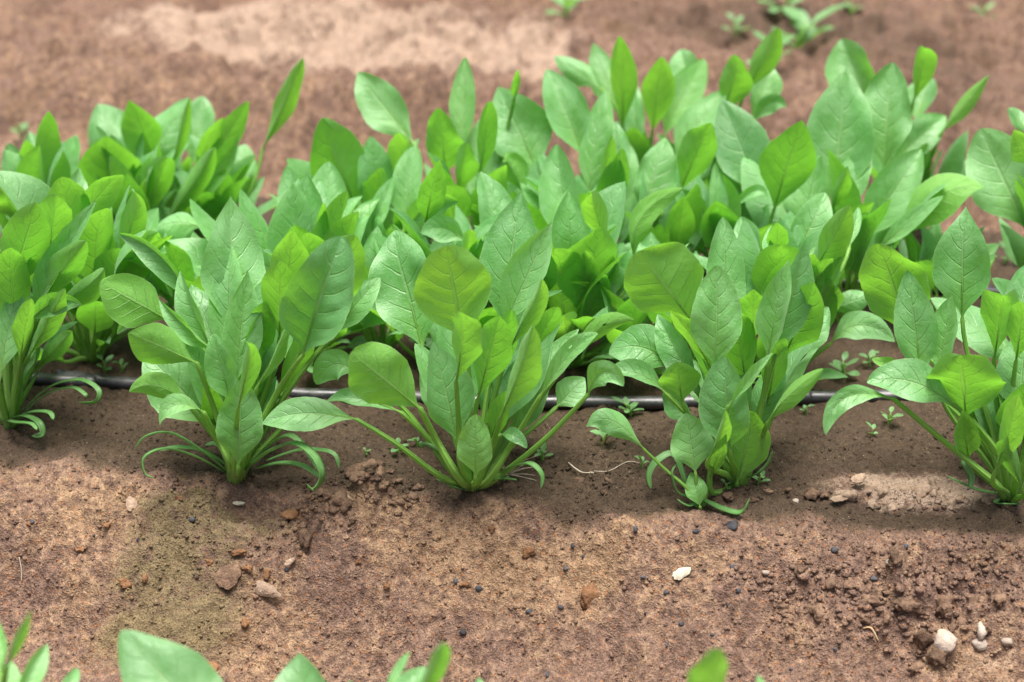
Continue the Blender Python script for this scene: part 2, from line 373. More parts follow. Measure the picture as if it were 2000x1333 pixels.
def masks_for(X, Y):
    M = {}
    M['moss'] = np.clip(1.2*blob(X, Y, 390, 1000, 130, 80)+1.1*blob(X, Y, 350, 1120, 110, 95)+1.0*blob(X, Y, 290, 1250, 110, 110)
        + 0.55*blob(X, Y, 430, 985, 120, 50)+0.5*blob(X, Y, 1250, 988, 190, 22)+0.45*blob(X, Y, 1560, 1010, 150, 20)+0.7*blob(X, Y, 260, 850, 120, 35)+0.4*blob(X, Y, 1120, 930, 120, 30)+0.35*blob(X, Y, 1700, 900, 160, 30)
        + 0.35*blob(X, Y, 900, 975, 120, 18)+0.35*blob(X, Y, 440, 1225, 60, 80), 0, 1)
    M['dry'] = np.clip(1.05*blob(X, Y, 1720, 958, 120, 30)+0.95*blob(X, Y, 1850, 958, 105, 26)+0.5*blob(X, Y, 1960, 1290, 120, 60)
        + 1.6*blob(X, Y, 480, 55, 250, 60)+1.7*blob(X, Y, 860, 95, 250, 65)+0.9*blob(X, Y, 650, 90, 300, 65)+0.55*blob(X, Y, 30, 300, 60, 30), 0, 1)
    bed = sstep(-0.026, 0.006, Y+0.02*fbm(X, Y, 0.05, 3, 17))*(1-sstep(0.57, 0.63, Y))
    M['wet'] = np.clip(bed*0.95 - 0.9*M['dry'] - 0.15*M['moss'] + 0.55*blob(X, Y, 1500, 60, 400, 90)+0.4*blob(X, Y, 1850, 180, 200, 120), 0, 1)  # damp bed top; shade under the leaves is painted into it too
    M['sandy'] = np.clip(0.12+0.75*blob(X, Y, 900, 1060, 290, 90, -0.1)+0.6*blob(X, Y, 180, 1000, 170, 120)+0.55*blob(X, Y, 520, 1250, 130, 110)
        + 0.5*blob(X, Y, 1180, 1080, 160, 60)+0.45*blob(X, Y, 200, 1230, 120, 90)+0.5*blob(X, Y, 1950, 1300, 140, 60)
        + 0.2*blob(X, Y, 300, 280, 500, 90), 0, 1)
    M['crumb'] = np.clip(0.95*blob(X, Y, 720, 965, 105, 50)+0.6*blob(X, Y, 600, 1010, 70, 50)+0.8*blob(X, Y, 1780, 975, 150, 30)+0.75*blob(X, Y, 1560, 1150, 150, 60)
        + 1.0*blob(X, Y, 1790, 1190, 150, 95)+0.55*blob(X, Y, 1900, 1100, 110, 80)+0.5*blob(X, Y, 1150, 925, 90, 25)+0.6*blob(X, Y, 1480, 970, 90, 16)
        + 0.35*blob(X, Y, 480, 1110, 90, 60)+0.35*blob(X, Y, 330, 940, 110, 40), 0, 1)
    a = gp(288, 1005); c = gp(266, 1068); e = gp(330, 1075); g = gp(300, 1160)
    def seg(p, q):
        d = (q-p)[:2]; L2 = (d*d).sum(); t = np.clip(((X-p[0])*d[0]+(Y-p[1])*d[1])/L2, 0, 1)
        return np.hypot(X-p[0]-t*d[0]+0.004*fbm(X, Y, 0.01, 2, 3), Y-p[1]-t*d[1])
    M['crack'] = seg(a, c)/0.0014
    return M
def ground_z(x, y):
    X = np.array([[x]], dtype=float); Y = np.array([[y]], dtype=float)
    return float((h0(X, Y)+relief(X, Y, masks_for(X, Y)))[0, 0])
def build_ground():
    X, Y = np.meshgrid(GX, GY)
    M = masks_for(X, Y); Z = h0(X, Y)+relief(X, Y, M)
    ny, nx = X.shape
    V = np.stack([X, Y, Z], -1).reshape(-1, 3).astype(np.float32)
    idx = np.arange(ny*nx).reshape(ny, nx)
    Q = np.stack([idx[:-1, :-1], idx[:-1, 1:], idx[1:, 1:], idx[1:, :-1]], -1).reshape(-1, 4).astype(np.int32)
    me = bpy.data.meshes.new('ground')
    me.vertices.add(len(V)); me.vertices.foreach_set('co', V.ravel())
    me.loops.add(Q.size); me.loops.foreach_set('vertex_index', Q.ravel())
    me.polygons.add(len(Q)); me.polygons.foreach_set('loop_start', np.arange(0, Q.size, 4, dtype=np.int32))
    me.polygons.foreach_set('use_smooth', np.ones(len(Q), dtype=bool))
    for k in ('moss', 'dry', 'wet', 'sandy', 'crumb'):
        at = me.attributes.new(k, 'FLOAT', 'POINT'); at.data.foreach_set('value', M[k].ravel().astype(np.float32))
    me.update(calc_edges=True); me.validate()
    me.materials.append(M_SOIL)
    o = bpy.data.objects.new('ground', me); COL.objects.link(o)
    tag(o, kind='structure', label='brown soil raised into planting beds with furrows between')
    return o
build_ground()

# ------------------------------------------------------------------ leaves
def nrmz(v): return v/np.linalg.norm(v)
def bez(P, t):
    t = np.asarray(t)[:, None]
    if len(P) == 3: return (1-t)**2*P[0]+2*t*(1-t)*P[1]+t*t*P[2]
    return (1-t)**3*P[0]+3*t*(1-t)**2*P[1]+3*t*t*(1-t)*P[2]+t**3*P[3]
def tube(pts, radii, ns=7):
    pts = np.asarray(pts); n = len(pts)
    T = np.gradient(pts, axis=0); T /= np.linalg.norm(T, axis=1)[:, None]
    ref = np.array([0.3, -0.9, 0.2]); V = []; uv = []
    a = nrmz(np.cross(T[0], ref))
    for i in range(n):
        a = nrmz(a-T[i]*np.dot(a, T[i])); b_ = np.cross(T[i], a)
        for k in range(ns):
            an = 2*math.pi*k/ns
            V.append(pts[i]+radii[i]*(a*math.cos(an)+b_*math.sin(an))); uv.append((i/(n-1), k/ns))
    Fs = []
    for i in range(n-1):
        for k in range(ns):
            k2 = (k+1) % ns; Fs.append((i*ns+k, i*ns+k2, (i+1)*ns+k2, (i+1)*ns+k))
    Fs.append(tuple(range(ns-1, -1, -1))); Fs.append(tuple((n-1)*ns+k for k in range(ns)))
    return V, Fs, uv
def make_leaf(root, B, J, T, nad, width, ctrl=None, fold=0.2, bow=0.06, roll=0.0, a=0.85, b=0.62, wave=0.05, tint=0.0, 
              res=(24, 13), pet=None, r0=0.0027, quilt=1.0, seed=0, stalk=True, curl=0.0, mat=None, holes=0, twist=0.0, pt=0.0):
    """one leaf: blade from J to tip T, upper side towards nad; stalk from B to J. All world points."""
    o = np.array(root.location); rr = random.Random(seed)
    if ctrl is None: J = J-(T-J)*0.07
    L = np.linalg.norm(T-J); m = (T-J)/L
    nad = nrmz(nad-m*np.dot(nad, m)); w = np.cross(nad, m)
    cr, sr = math.cos(roll), math.sin(roll)
    nad, w = nad*cr+w*sr, w*cr-nad*sr
    C = (J+T)/2+nad*bow*L if ctrl is None else 2*ctrl-0.5*(J+T)
    nt, ns = res
    t = 0.5-0.5*np.cos(np.linspace(0, math.pi, nt)); t = 0.45*t+0.55*np.linspace(0, 1, nt)
    mid = bez([J, C, T], t)
    tan = np.gradient(mid, t, axis=0); tan /= np.linalg.norm(tan, axis=1)[:, None]
    prof = np.sin(math.pi*np.clip(t, 0, 1)**a)**(b+pt*0.75*sstep(0.45, 1.0, t))
    prof = prof*sstep(-0.05, 0.42, t)**0.75
    prof = np.maximum(prof, 0.05*(1-t)); prof[-1] = 0.012
    s = np.linspace(-1, 1, ns); s = np.sign(s)*np.abs(s)**0.9
    half = width/2
    scur = rr.uniform(-.018, .018); twist = twist or rr.uniform(-.35, .35)
    ph = rr.random()*6.28; ph2 = rr.random()*6.28; asym = rr.uniform(-.07, .07); kw = rr.uniform(1.3, 2.4)
    V = np.zeros((nt, ns, 3)); UV = np.zeros((nt, ns, 2))
    for i in range(nt):
        ti = tan[i]; ww = nrmz(w-ti*np.dot(w, ti)); nn = np.cross(ti, ww)
        if twist:
            ca, sa = math.cos(twist*t[i]), math.sin(twist*t[i]); ww, nn = ww*ca+nn*sa, nn*ca-ww*sa
        if np.dot(nn, nad) < 0 and ctrl is None: nn = -nn
        hw = half*prof[i]
        f = fold*(1-0.35*t[i]); sa_ = np.abs(s)
        ang = f+f*0.9*sa_                                          # sides rise and round off
        lat = s*np.cos(ang)*(1+asym*np.sign(s)); up = sa_*np.sin(ang)
        wv = wave*np.sin(2*math.pi*kw*t[i]+ph+(s > 0)*ph2)*sa_**2.2
        # quilted skin between side veins
        q = (t[i]-0.24*sa_**1.25)*6.5+0.45*(s > 0); fr = np.abs(q-np.floor(q)-0.5)
        ql = quilt*0.058*np.clip(fr*2, 0, 1)**0.8*np.clip(sa_*3, 0, 1)*(1-sa_**4)*math.sin(math.pi*min(1, t[i]*1.05))
        jg = (0.012*np.sin(t[i]*31+ph+3*s)+0.009*np.sin(t[i]*67+ph2)+0.02*math.sin(t[i]*13+ph2))*(sa_ > 0.8)
        lowf = 0.15*math.sin(5.2*t[i]+ph2)*np.sin(2.1*s+ph)+0.06*np.sin(9*t[i]+ph)*np.cos(3.3*s+ph2)
        up = up+wv+ql+lowf*np.clip(sa_*2.5, 0.15, 1)
        tip = curl*max(0, t[i]-0.62)**2*5*L+scur*L*math.sin(6.283*t[i])
        V[i] = mid[i]+np.outer(lat*hw*(1+jg), ww)+np.outer(up*hw, nn)-nn*tip
        UV[i, :, 0] = t[i]; UV[i, :, 1] = s*0.5+0.5
    faces = []
    hs = set()
    for h in range(holes):
        hs.add((rr.randrange(nt//2, nt-3), rr.randrange(2, ns-3)))
    for i in range(nt-1):
        for k in range(ns-1):
            if (i, k) in hs: continue
            faces.append((i*ns+k, i*ns+k+1, (i+1)*ns+k+1, (i+1)*ns+k))
    # orientation: face normal towards nn
    e1 = V[nt//2, ns//2+1]-V[nt//2, ns//2]; e2 = V[nt//2+1, ns//2]-V[nt//2, ns//2]
    if np.dot(np.cross(e1, e2), nad) < 0: faces = [f_[::-1] for f_ in faces]
    lf = mesh_obj('leaf', V.reshape(-1, 3), faces, mat or M_LEAF, root, UV.reshape(-1, 2), origin=o)
    lf['tint'] = float(tint)
    if stalk:
        D = np.linalg.norm(J-B); upv = np.array([0, 0, 1.0])
        if pet is None:
            P1 = B+nrmz(0.55*(J-B)/max(D, 1e-6)+0.45*upv)*D*0.38
            P2 = J-tan[0]*D*0.28
            pp = bez([B, P1, P2, J], np.linspace(0, 1, 12))
        else:
            K = np.array([B]+list(pet)+[J]); tt = np.linspace(0, 1, len(K)); ti = np.linspace(0, 1, 14)
            pp = catmull(K, ti)
        nu = nad*(-1)
        ext = [k for k in range(1, nt) if t[k] < 0.45][::2]
        rib = np.array([mid[k]+nu*0.0003 for k in ext])
        pts = np.vstack([pp, rib])
        rj = r0*0.62
        rad = list(np.linspace(r0*1.12, rj, len(pp)))+list(np.linspace(rj*0.6, rj*0.06, len(rib)))
        v, f_, uv = tube(pts, rad, 7)
        st = mesh_obj('stalk', v, f_, M_STALK, lf, uv, origin=o)
    return lf
def catmull(K, ti):
    n = len(K); out = []
    for t in ti:
        x = t*(n-1); i = min(int(x), n-2); u = x-i
        p0 = K[max(i-1, 0)]; p1 = K[i]; p2 = K[i+1]; p3 = K[min(i+2, n-1)]
        out.append(0.5*((2*p1)+(-p0+p2)*u+(2*p0-5*p1+4*p2-p3)*u*u+(-p0+3*p1-3*p2+p3)*u**3))
    return np.array(out)
def strap(root, pts, width, seed=0, name='seed_leaf'):
    """narrow strap-like seed leaf along world points"""
    o = np.array(root.location); pp = catmull(np.array(pts), np.linspace(0, 1, 22)); n = len(pp)
    T = np.gradient(pp, axis=0); T /= np.linalg.norm(T, axis=1)[:, None]
    V = []; Fs = []
    side = np.cross(T[0], np.array([0, 0, 1.0])); side = nrmz(side)
    for i in range(n):
        u = i/(n-1); side = nrmz(side-T[i]*np.dot(side, T[i])); up = np.cross(side, T[i])
        hw = width/2*(0.42+0.58*math.sin(math.pi*min(1, u*0.92+0.05))**0.8)*(1 if u < 0.9 else max(0.12, (1-u)*10))
        for s_, z_ in ((-1, 0.30), (-0.5, 0.06), (0, -0.02), (0.5, 0.06), (1, 0.30)):
            V.append(pp[i]+side*hw*s_+up*hw*z_)
        for s_ in (0.55, 0, -0.55): V.append(pp[i]+side*hw*s_-up*hw*(0.22 if s_ else 0.34))
    for i in range(n-1):
        for k in range(8):
            k2 = (k+1) % 8; Fs.append((i*8+k, i*8+k2, (i+1)*8+k2, (i+1)*8+k))
    Fs.append(tuple(range(7, -1, -1))); Fs.append(tuple((n-1)*8+k for k in range(8)))
    return mesh_obj(name, V, Fs, M_STRAP, root, origin=o)

SPINACH_GROUP = 'spinach plants growing in rows on the bed'
class Plant:
    count = 0
    def __init__(s, bx, by, label, group=SPINACH_GROUP, z=None, spread=0.006, r0=0.0027, Y=None):
        if Y is None: g = gp(bx, by)
        else: g = aty(bx, by, Y); g[2] = float(h0(g[0], g[1]))
        g[2] = ground_z(g[0], g[1])-0.003 if z is None else z
        s.g = g; s.Y = g[1]; s.root = empty('spinach_plant', g); s.n = 0; s.spread = spread; s.r0 = r0
        tag(s.root, label, 'spinach', group)
        s.seed = Plant.count*1000; Plant.count += 1; s.rng = random.Random(s.seed+5)
        s.sc = depth(g)/F
    def base(s, J):
        d = (J-s.g)[:2]; d = d/(np.linalg.norm(d)+1e-6)
        return s.g+np.array([d[0]*s.spread*s.rng.uniform(.4, 1.2), d[1]*s.spread*s.rng.uniform(.4, 1.2), 0])
    def L(s, jx, jy, tx, ty, w, side, o=0.0, c=None, pet=None, roll=None, dj=None, dt=None, res=(26, 15), **k):
        """leaf from photo measurements: blade base, tip and width in pixels; o = metres behind (+) or before (-) the crown"""
        s.n += 1; r = s.rng
        if dj is None: dj = 0.008 if side == 'U' else -0.008
        if dt is None: dt = 0.042 if side == 'U' else -0.040
        J = aty(jx, jy, s.Y+o+dj); T = aty(tx, ty, s.Y+o+dt)
        mid = (J+T)/2; v = nrmz(mid-CAM); nad = -v if side == 'U' else v
        if roll is None: roll = math.radians(r.uniform(-22, 22))
        else: roll = math.radians(roll)
        wm = w*depth(mid)/F/max(0.35, math.cos(roll))*1.05
        cp = None
        if c is not None: cp = aty(c[0], c[1], s.Y+o+(dj+dt)/2+(c[2] if len(c) > 2 else 0))
        pt = None
        if pet: pt = [aty(p[0], p[1], s.Y+(o+dj)*(p[2] if len(p) > 2 else 0.6)) for p in pet]
        k.setdefault('fold', r.uniform(0.12, 0.5) if r.random() < .78 else r.uniform(-.4, -.15)); k.setdefault('bow', r.uniform(-0.01, 0.11))
        k.setdefault('a', r.uniform(0.78, 0.98)); k.setdefault('b', r.uniform(0.55, 0.72)); k.setdefault('wave', r.uniform(0.04, 0.18))
        k.setdefault('tint', r.uniform(-0.3, 0.25) if side == 'U' else r.uniform(0.0, 0.25))
        if side == 'D' and k['tint'] < .7: k['tint'] *= .55
        k.setdefault('pt', r.uniform(0, .28))
        k.setdefault('curl', r.choice([0, 0, 0.03, 0.08]))
        return make_leaf(s.root, s.base(J), J, T, nad, wm, ctrl=cp, pet=pt, roll=roll, res=res, r0=k.pop('r0', s.r0), seed=s.seed+s.n, **k)
    def S(s, pts, w, dy=0.0, dend=None):
        """seed leaf through photo pixels (x, y, metres behind crown)"""
        P = [aty(p[0], p[1], s.Y+(p[2] if len(p) > 2 else dy)) for p in pts]
        for p in P: p[2] = max(p[2], float(h0(p[0], p[1]))+0.004)
        return strap(s.root, P, w*s.sc)
    def fill(s, n, hmin, hmax, lean=(0.15, 0.75), seed=1, az=(0, 6.283), res=(18, 11), wr=(0.34, 0.52)):
        """inner leaves of a crowded plant"""
        r = random.Random(s.seed+seed)
        for i in range(n):
            a_ = az[0]+(az[1]-az[0])*(i+r.random()*0.8)/n; H = r.uniform(hmin, hmax); th = r.uniform(*lean)
            out = np.array([math.cos(a_), math.sin(a_), 0]); ln = H*r.uniform(0.48, 0.68)
            d1 = nrmz(out*math.sin(th)+np.array([0, 0, math.cos(th)]))
            J = s.g+out*0.006+d1*(H-ln); th2 = th*r.uniform(1.0, 1.5)
            d2 = nrmz(out*math.sin(th2)+np.array([0, 0, math.cos(th2)])); T = J+d2*ln
            s.n += 1
            make_leaf(s.root, s.base(J), J, T, -out+np.array([0, 0, 0.4])+np.array([r.uniform(-.5, .5), r.uniform(-.5, .5), 0]), ln*r.uniform(*wr), fold=r.uniform(.1, .5) if r.random() < .75 else r.uniform(-.4, -.1), bow=r.uniform(0, .16),
                      a=r.uniform(.78, .98), tint=r.uniform(-.35, .25), res=res, r0=s.r0*0.9, seed=s.seed+s.n, curl=r.choice([0, .05, .1]), pt=r.uniform(0, .28))

# ------------------------------------------------------------------ front row
A = Plant(460, 936, 'front-row spinach with one broad dark cupped leaf, second clump from the left')
A.L(452,640, 450,384, 128,'U', .045, roll=-8, fold=.22, a=.92, tint=0, bow=.05, pt=.45)
A.L(452,715, 447,474, 74,'U', .028, roll=18, fold=.3, tint=.1)
A.L(462,735, 484,528, 84,'U', -.012, dj=0, dt=.02, roll=-10, fold=.3, tint=.15, quilt=1.5, pt=.45)
A.L(546,652, 549,505, 78,'D', .012, roll=8, fold=.12, tint=.55, bow=.02)
A.L(548,640, 572,446, 80,'D', .05, roll=10, fold=.15, tint=.35)
A.L(596,680, 668,464, 165,'U', -.03, roll=16, fold=.5, quilt=2.2, tint=-.6, pt=0, a=.84, dj=0, dt=.01, bow=.07, res=(34,19), pet=[(500,850),(545,760)], b=.52)
A.L(600,660, 694,455, 120,'D', .012, roll=-20, fold=.3, tint=.5, dj=0, dt=-.008)
A.L(322,622, 195,552, 98,'D', .035, roll=6, fold=.08, tint=.55, dj=0, dt=-.02, pet=[(425,840),(378,700)], a=1.02, pt=.05)
A.L(372,600, 232,457, 52,'U', .045, roll=35, fold=.5, tint=0, c=(318,506), dj=.0, dt=.01)
A.L(415,690, 345,534, 56,'U', .005, roll=30, fold=.5, tint=0, dj=0,dt=.01, curl=.12)
A.L(422,680, 374,553, 70,'U', .03, roll=-8, fold=.15, tint=0)
A.L(410,680, 308,588, 46,'U', -.012, roll=34, fold=.6, tint=0, dj=0, dt=.0)
A.L(376,706, 248,650, 84,'D', -.03, roll=10, fold=.22, tint=.3, dj=0, dt=-.03, wave=.14, pet=[(440,870),(415,790)], a=1.05)
A.L(292,628, 228,654, 26,'U', .04, roll=20, dj=0, dt=0, c=(258,626))
A.L(412,825, 284,690, 112,'U', .0, dj=0, dt=.02, roll=-10, fold=.15, tint=.2, a=1.0)
A.L(372,796, 252,764, 52,'D', -.032, roll=14, c=(310,755), dj=0, dt=-.02, fold=.3, tint=.3, pet=[(450,900),(415,850)])
A.L(398,806, 308,830, 40,'U', -.045, roll=-25, c=(345,792), dj=0, dt=-.02, fold=.3, tint=.2, pet=[(448,905),(425,860)])
A.L(466,900, 472,742, 90,'U', -.036, roll=4, fold=.22, quilt=2.0, tint=.15, bow=.02, dj=0, dt=.004, b=.55, pt=.1)
A.L(466,790, 492,648, 44,'D', -.045, roll=28, fold=.5, tint=.4, pet=[(458,900),(460,850)], curl=.15)
A.L(450,780, 416,652, 66,'U', -.02, dj=0, dt=.005, roll=18, fold=.4, tint=.1)
A.L(506,750, 573,614, 26,'D', -.03, roll=42, fold=.55, tint=.2, dj=0, dt=0, pet=[(478,890),(490,820)])
A.L(564,786, 526,774, 20,'U', .02, dj=0, dt=0)
A.L(652,650, 742,542, 62,'U', .02, roll=20, fold=.3, tint=0, dj=0, dt=.02, pet=[(510,850),(580,740)])
A.L(545,770, 610,640, 50,'D', .035, roll=10, tint=.3)
A.L(560,700, 530,560, 60,'U', .06, roll=0, tint=.1)
A.L(500,700, 520,590, 60,'D', .03, roll=0, tint=.2)
A.L(430,860, 400,740, 50,'D', .02, tint=.3); A.L(510,860, 540,740, 40,'U', .02)
A.S([(448,926),(400,885,-.02),(335,846,-.03),(285,852,-.04),(261,880,-.045)], 13)
A.S([(444,928),(385,893,-.03),(325,876,-.045),(282,893,-.055),(283,925,-.06),(303,934,-.06)], 13)
A.S([(452,915),(400,882,.0),(350,874,-.01),(312,880,-.02)], 11)
A.S([(470,930),(520,885,-.03),(572,866,-.045),(612,890,-.055),(628,930,-.06),(612,956,-.06),(600,946,-.065)], 20)
A.S([(482,915),(525,870,-.01),(565,851,-.02),(598,880,-.03),(622,922,-.04)], 15)
A.S([(520,900,0),(580,880,.0),(630,880,-.01),(655,890,-.015),(662,916,-.02)], 11)
A.S([(500,915,-.02),(545,905,-.03),(590,910,-.045),(626,934,-.055)], 14)
A.S([(455,920),(445,890,.02),(425,868,.03),(400,870,.03)], 16)

B = Plant(925, 950, 'front-row spinach at the centre with a bright yellow-green round leaf on top')
B.L(822,668, 765,450, 138,'U', .05, roll=6, fold=.18, tint=0, a=.9, b=.58, pt=.05)
B.L(905,655, 868,478, 146,'D', .0, roll=-6, fold=.08, tint=.8, bow=.02, a=.95, b=.56, dj=0, dt=-.015, res=(32,17), pt=.05)
B.L(985,625, 1018,374, 122,'U', .05, roll=8, fold=.24, tint=0, a=.85, pt=.45)
B.L(990,630, 1078,434, 82,'U', .025, roll=24, fold=.34, tint=0, dt=.02, pt=.45)
B.L(812,792, 684,690, 112,'D', -.05, roll=8, fold=.1, tint=.35, dj=0, dt=-.03, a=1.08, b=.5, pet=[(890,925),(852,860)], r0=.0036, pt=.05)
B.L(700,735, 617,752, 62,'U', .0, roll=10, c=(655,712), dj=0, dt=0, tint=0, pet=[(880,920),(790,800)])
B.L(784,806, 638,784, 40,'U', -.03, roll=-18, dj=0, dt=-.01, c=(705,780), wave=.2, pet=[(890,925),(840,860)])
B.L(698,820, 510,826, 66,'U', -.055, roll=-8, c=(600,808), dj=0, dt=-.005, fold=.12, tint=0, pet=[(855,928,.5),(775,868,.9)], r0=.0026, a=1.0)
B.L(892,738, 906,596, 74,'D', -.045, roll=22, fold=.35, tint=.3, pet=[(899,905),(896,830)], a=.75, curl=.1)
B.L(890,850, 845,667, 104,'U', -.022, dj=0, dt=.01, roll=-10, fold=.25, quilt=1.8, tint=-.4)
B.L(936,770, 978,614, 84,'D', .0, roll=0, fold=.3, tint=.1, bow=.05)
B.L(982,805, 1046,634, 78,'D', -.04, roll=22, fold=.45, tint=.2, pet=[(945,915),(965,860)], a=.8)
B.L(1002,670, 1068,540, 46,'D', .0, roll=32, fold=.5, tint=.3)
B.L(1010,800, 1058,606, 78,'U', .035, roll=-12, fold=.2, tint=.15, quilt=1.4)
B.L(929,922, 929,812, 70,'U', -.045, roll=0, fold=.22, tint=.7, quilt=1.7, dj=0, dt=.0)
B.L(1055,775, 1168,652, 40,'U', -.03, roll=22, c=(1115,690), dj=0, dt=0, fold=.3, tint=.1, pet=[(965,925),(1010,850)], holes=3, wave=.15)
B.L(1110,705, 1238,626, 40,'D', -.005, roll=-10, c=(1175,640), dj=0, dt=-.01, fold=.3, tint=.4, pet=[(970,915),(1040,800)], holes=4, wave=.15)
B.L(1090,792, 1142,738, 60,'U', .04, roll=0, tint=0, dj=0, dt=.02, fold=.12)
B.L(1148,772, 1218,755, 50,'U', -.02, c=(1180,728), dj=0, dt=-.01, tint=0, pet=[(965,938,.4),(1065,858,.8)])
B.L(978,850, 1029,876, 28,'U', -.02, dj=0, dt=-.01, c=(1005,852))
B.L(870,820, 820,700, 60,'U', .03); B.L(960,740, 1000,600, 60,'D', .03, tint=.2); B.L(955,870, 990,760, 44,'D', .01, tint=.2)
B.L(1020,720, 1090,600, 50,'D', .05, tint=.3); B.L(860,700, 880,560, 70,'U', .07)
B.L(1000,850, 1080,720, 44,'U', .03); B.L(1035,760, 1130,640, 40,'U', .02, roll=30)
B.S([(965,930),(1000,912,-.02),(1035,906,-.035),(1058,928,-.04),(1056,955,-.045)], 15)
B.S([(905,940),(880,905,-.02),(850,878,-.02),(828,868,-.02),(820,876,-.02)], 15)
B.S([(895,955,-.012),(878,950,-.02),(862,930,-.02),(860,922,-.02),(868,945,-.028)], 9)
B.S([(922,955,-.01),(905,955,-.015),(880,948,-.02),(850,935,-.02)], 12)
B.S([(935,945),(980,935,-.015),(1010,938,-.02)], 8)

C2 = Plant(1442, 944, 'taller front-row spinach right of centre with a big rounded backlit leaf on its left')
C2.L(1345,618, 1245,492, 150,'D', .01, roll=8, fold=.1, tint=.55, dj=0, dt=-.02, a=1.05, b=.52, pet=[(1425,850),(1385,720)], res=(32,17), pt=.05)
C2.L(1420,650, 1412,424, 80,'U', .04, roll=-14, fold=.24, tint=.1)
C2.L(1398,710, 1402,519, 98,'U', -.03, roll=4, fold=.14, quilt=1.3, tint=.2, dj=0, dt=.012, b=.58, res=(32,17), pet=[(1435,870),(1412,790)], pt=.05)
C2.L(1502,694, 1541,508, 66,'U', -.02, roll=24, fold=.4, tint=.15, dj=0, dt=.01, pet=[(1470,880),(1490,780)], pt=.45)
C2.L(1516,686, 1574,474, 66,'U', -.004, roll=-34, fold=.35, tint=-.4, dj=0, dt=.015, pt=.45)
C2.L(1535,690, 1598,544, 92,'D', .03, roll=4, fold=.15, tint=.1)
C2.L(1470,660, 1472,566, 66,'D', .03, tint=.3)
C2.L(1322,724, 1187,690, 90,'U', .03, roll=-10, c=(1255,680), dj=0, dt=.01, fold=.1, tint=0, pet=[(1430,890),(1380,790)])
C2.L(1372,770, 1284,614, 62,'U', .01, roll=26, fold=.35, tint=0)
C2.L(1388,722, 1309,606, 46,'D', -.005, roll=30, fold=.3, tint=.6)
C2.L(1300,768, 1183,728, 46,'U', -.01, roll=-20, c=(1245,730), dj=0, dt=-.005, fold=.35, pet=[(1425,905),(1360,830)])
C2.L(1332,784, 1322,708, 80,'D', -.022, roll=-5, fold=.1, tint=.35, dj=0, dt=-.012, pet=[(1420,915),(1365,850)])
C2.L(1425,868, 1414,696, 108,'U', -.04, dj=0, dt=.005, roll=4, fold=.25, quilt=2.0, tint=-.35, b=.56, res=(30,17), pt=.05)
C2.L(1422,795, 1504,690, 26,'U', -.05, roll=20, dj=0, dt=0, c=(1470,735), fold=.4, tint=.2, pet=[(1388,960),(1395,880)])
C2.L(1500,826, 1608,721, 42,'D', -.03, roll=28, dj=0, dt=-.01, c=(1545,768), fold=.4, tint=.3, pet=[(1452,930),(1478,875)])
C2.L(1442,935, 1472,804, 90,'D', -.02, roll=10, fold=.2, tint=.4, dj=0, dt=-.01)
C2.L(1386,892, 1422,800, 32,'D', -.045, roll=26, fold=.4, tint=.5)
C2.L(1352,818, 1288,770, 46,'U', .0, roll=10, tint=0); C2.L(1540,700, 1620,600, 60,'U', .06)
C2.L(1460,760, 1440,600, 70,'D', .03, tint=.2); C2.L(1500,780, 1530,650, 50,'D', .02, tint=.2); C2.L(1380,800, 1350,700, 50,'U', .03)
C2.L(1470,900, 1500,860, 22,'U', -.01); C2.S([(1450,940),(1480,925,-.02),(1500,905,-.02),(1510,880,-.02)], 10)
C2.S([(1438,935),(1400,905,.0),(1375,890,.0),(1350,900,-.01)], 10)
C1 = Plant(1368, 985, 'small young spinach with a round glossy leaf before the taller clump right of centre', spread=.003, r0=.0019)
C1.L(1357,915, 1340,807, 82,'U', 0, roll=-4, fold=.16, quilt=1.6, tint=.25, dj=0, dt=.012, b=.55, pt=.05)
C1.L(1366,985, 1350,922, 46,'U', -.008, roll=0, fold=.3, tint=.5, dj=0, dt=.01)
C1.L(1258,878, 1144,832, 52,'U', -.01, roll=-6, c=(1195,822), dj=0, dt=-.01, tint=.05, pet=[(1345,958),(1300,918)], r0=.0016)
C1.L(1388,930, 1420,845, 30,'D', .01, tint=.5)
C1.S([(1345,965),(1318,890,.02),(1284,900,.015),(1268,928,.01),(1272,956,.005)], 15)
C1.S([(1362,984),(1325,962,-.006),(1312,925,-.006),(1322,905,-.002)], 11)
C1.S([(1374,985),(1415,1000,-.012),(1448,1001,-.016),(1464,974,-.016)], 17)
C1.S([(1370,982),(1345,990,-.01),(1322,975,-.01)], 9)

D = Plant(1978, 968, 'large spinach cut by the right edge of the photo, front row')
D.L(1772,650, 1715,476, 128,'D', .03, roll=8, fold=.1, tint=.45, b=.52, dj=0, dt=-.02, pet=[(1930,860),(1850,740)])
D.L(1880,610, 1886,404, 112,'U', .03, roll=16, fold=.24, tint=0, dt=.03, pt=.45)
D.L(1800,738, 1772,529, 82,'U', -.005, roll=-4, fold=.15, tint=0, dj=0, dt=.02, pet=[(1935,880),(1860,800)], pt=.05)
D.L(1836,725, 1860,578, 70,'U', -.01, roll=22, fold=.35, tint=.2, dt=.02)
D.L(1944,690, 1962,567, 100,'D', .02, roll=0, tint=.2)
D.L(1865,792, 1693,748, 80,'U', -.04, roll=-10, c=(1775,745), dj=0, dt=-.01, fold=.12, tint=0, pet=[(1960,905),(1915,840)])
D.L(1886,808, 1876,690, 146,'D', -.028, roll=0, fold=.08, tint=.4, dj=0, dt=-.03, b=.5, pet=[(1960,910),(1925,860)], pt=.05)
D.L(1772,728, 1703,702, 32,'D', .0, tint=.3, dj=0, dt=-.01)
D.L(1745,780, 1612,850, 42,'U', -.05, roll=-12, c=(1652,778), dj=0, dt=-.03, fold=.25, tint=.1, pet=[(1945,945),(1850,868)], r0=.003)
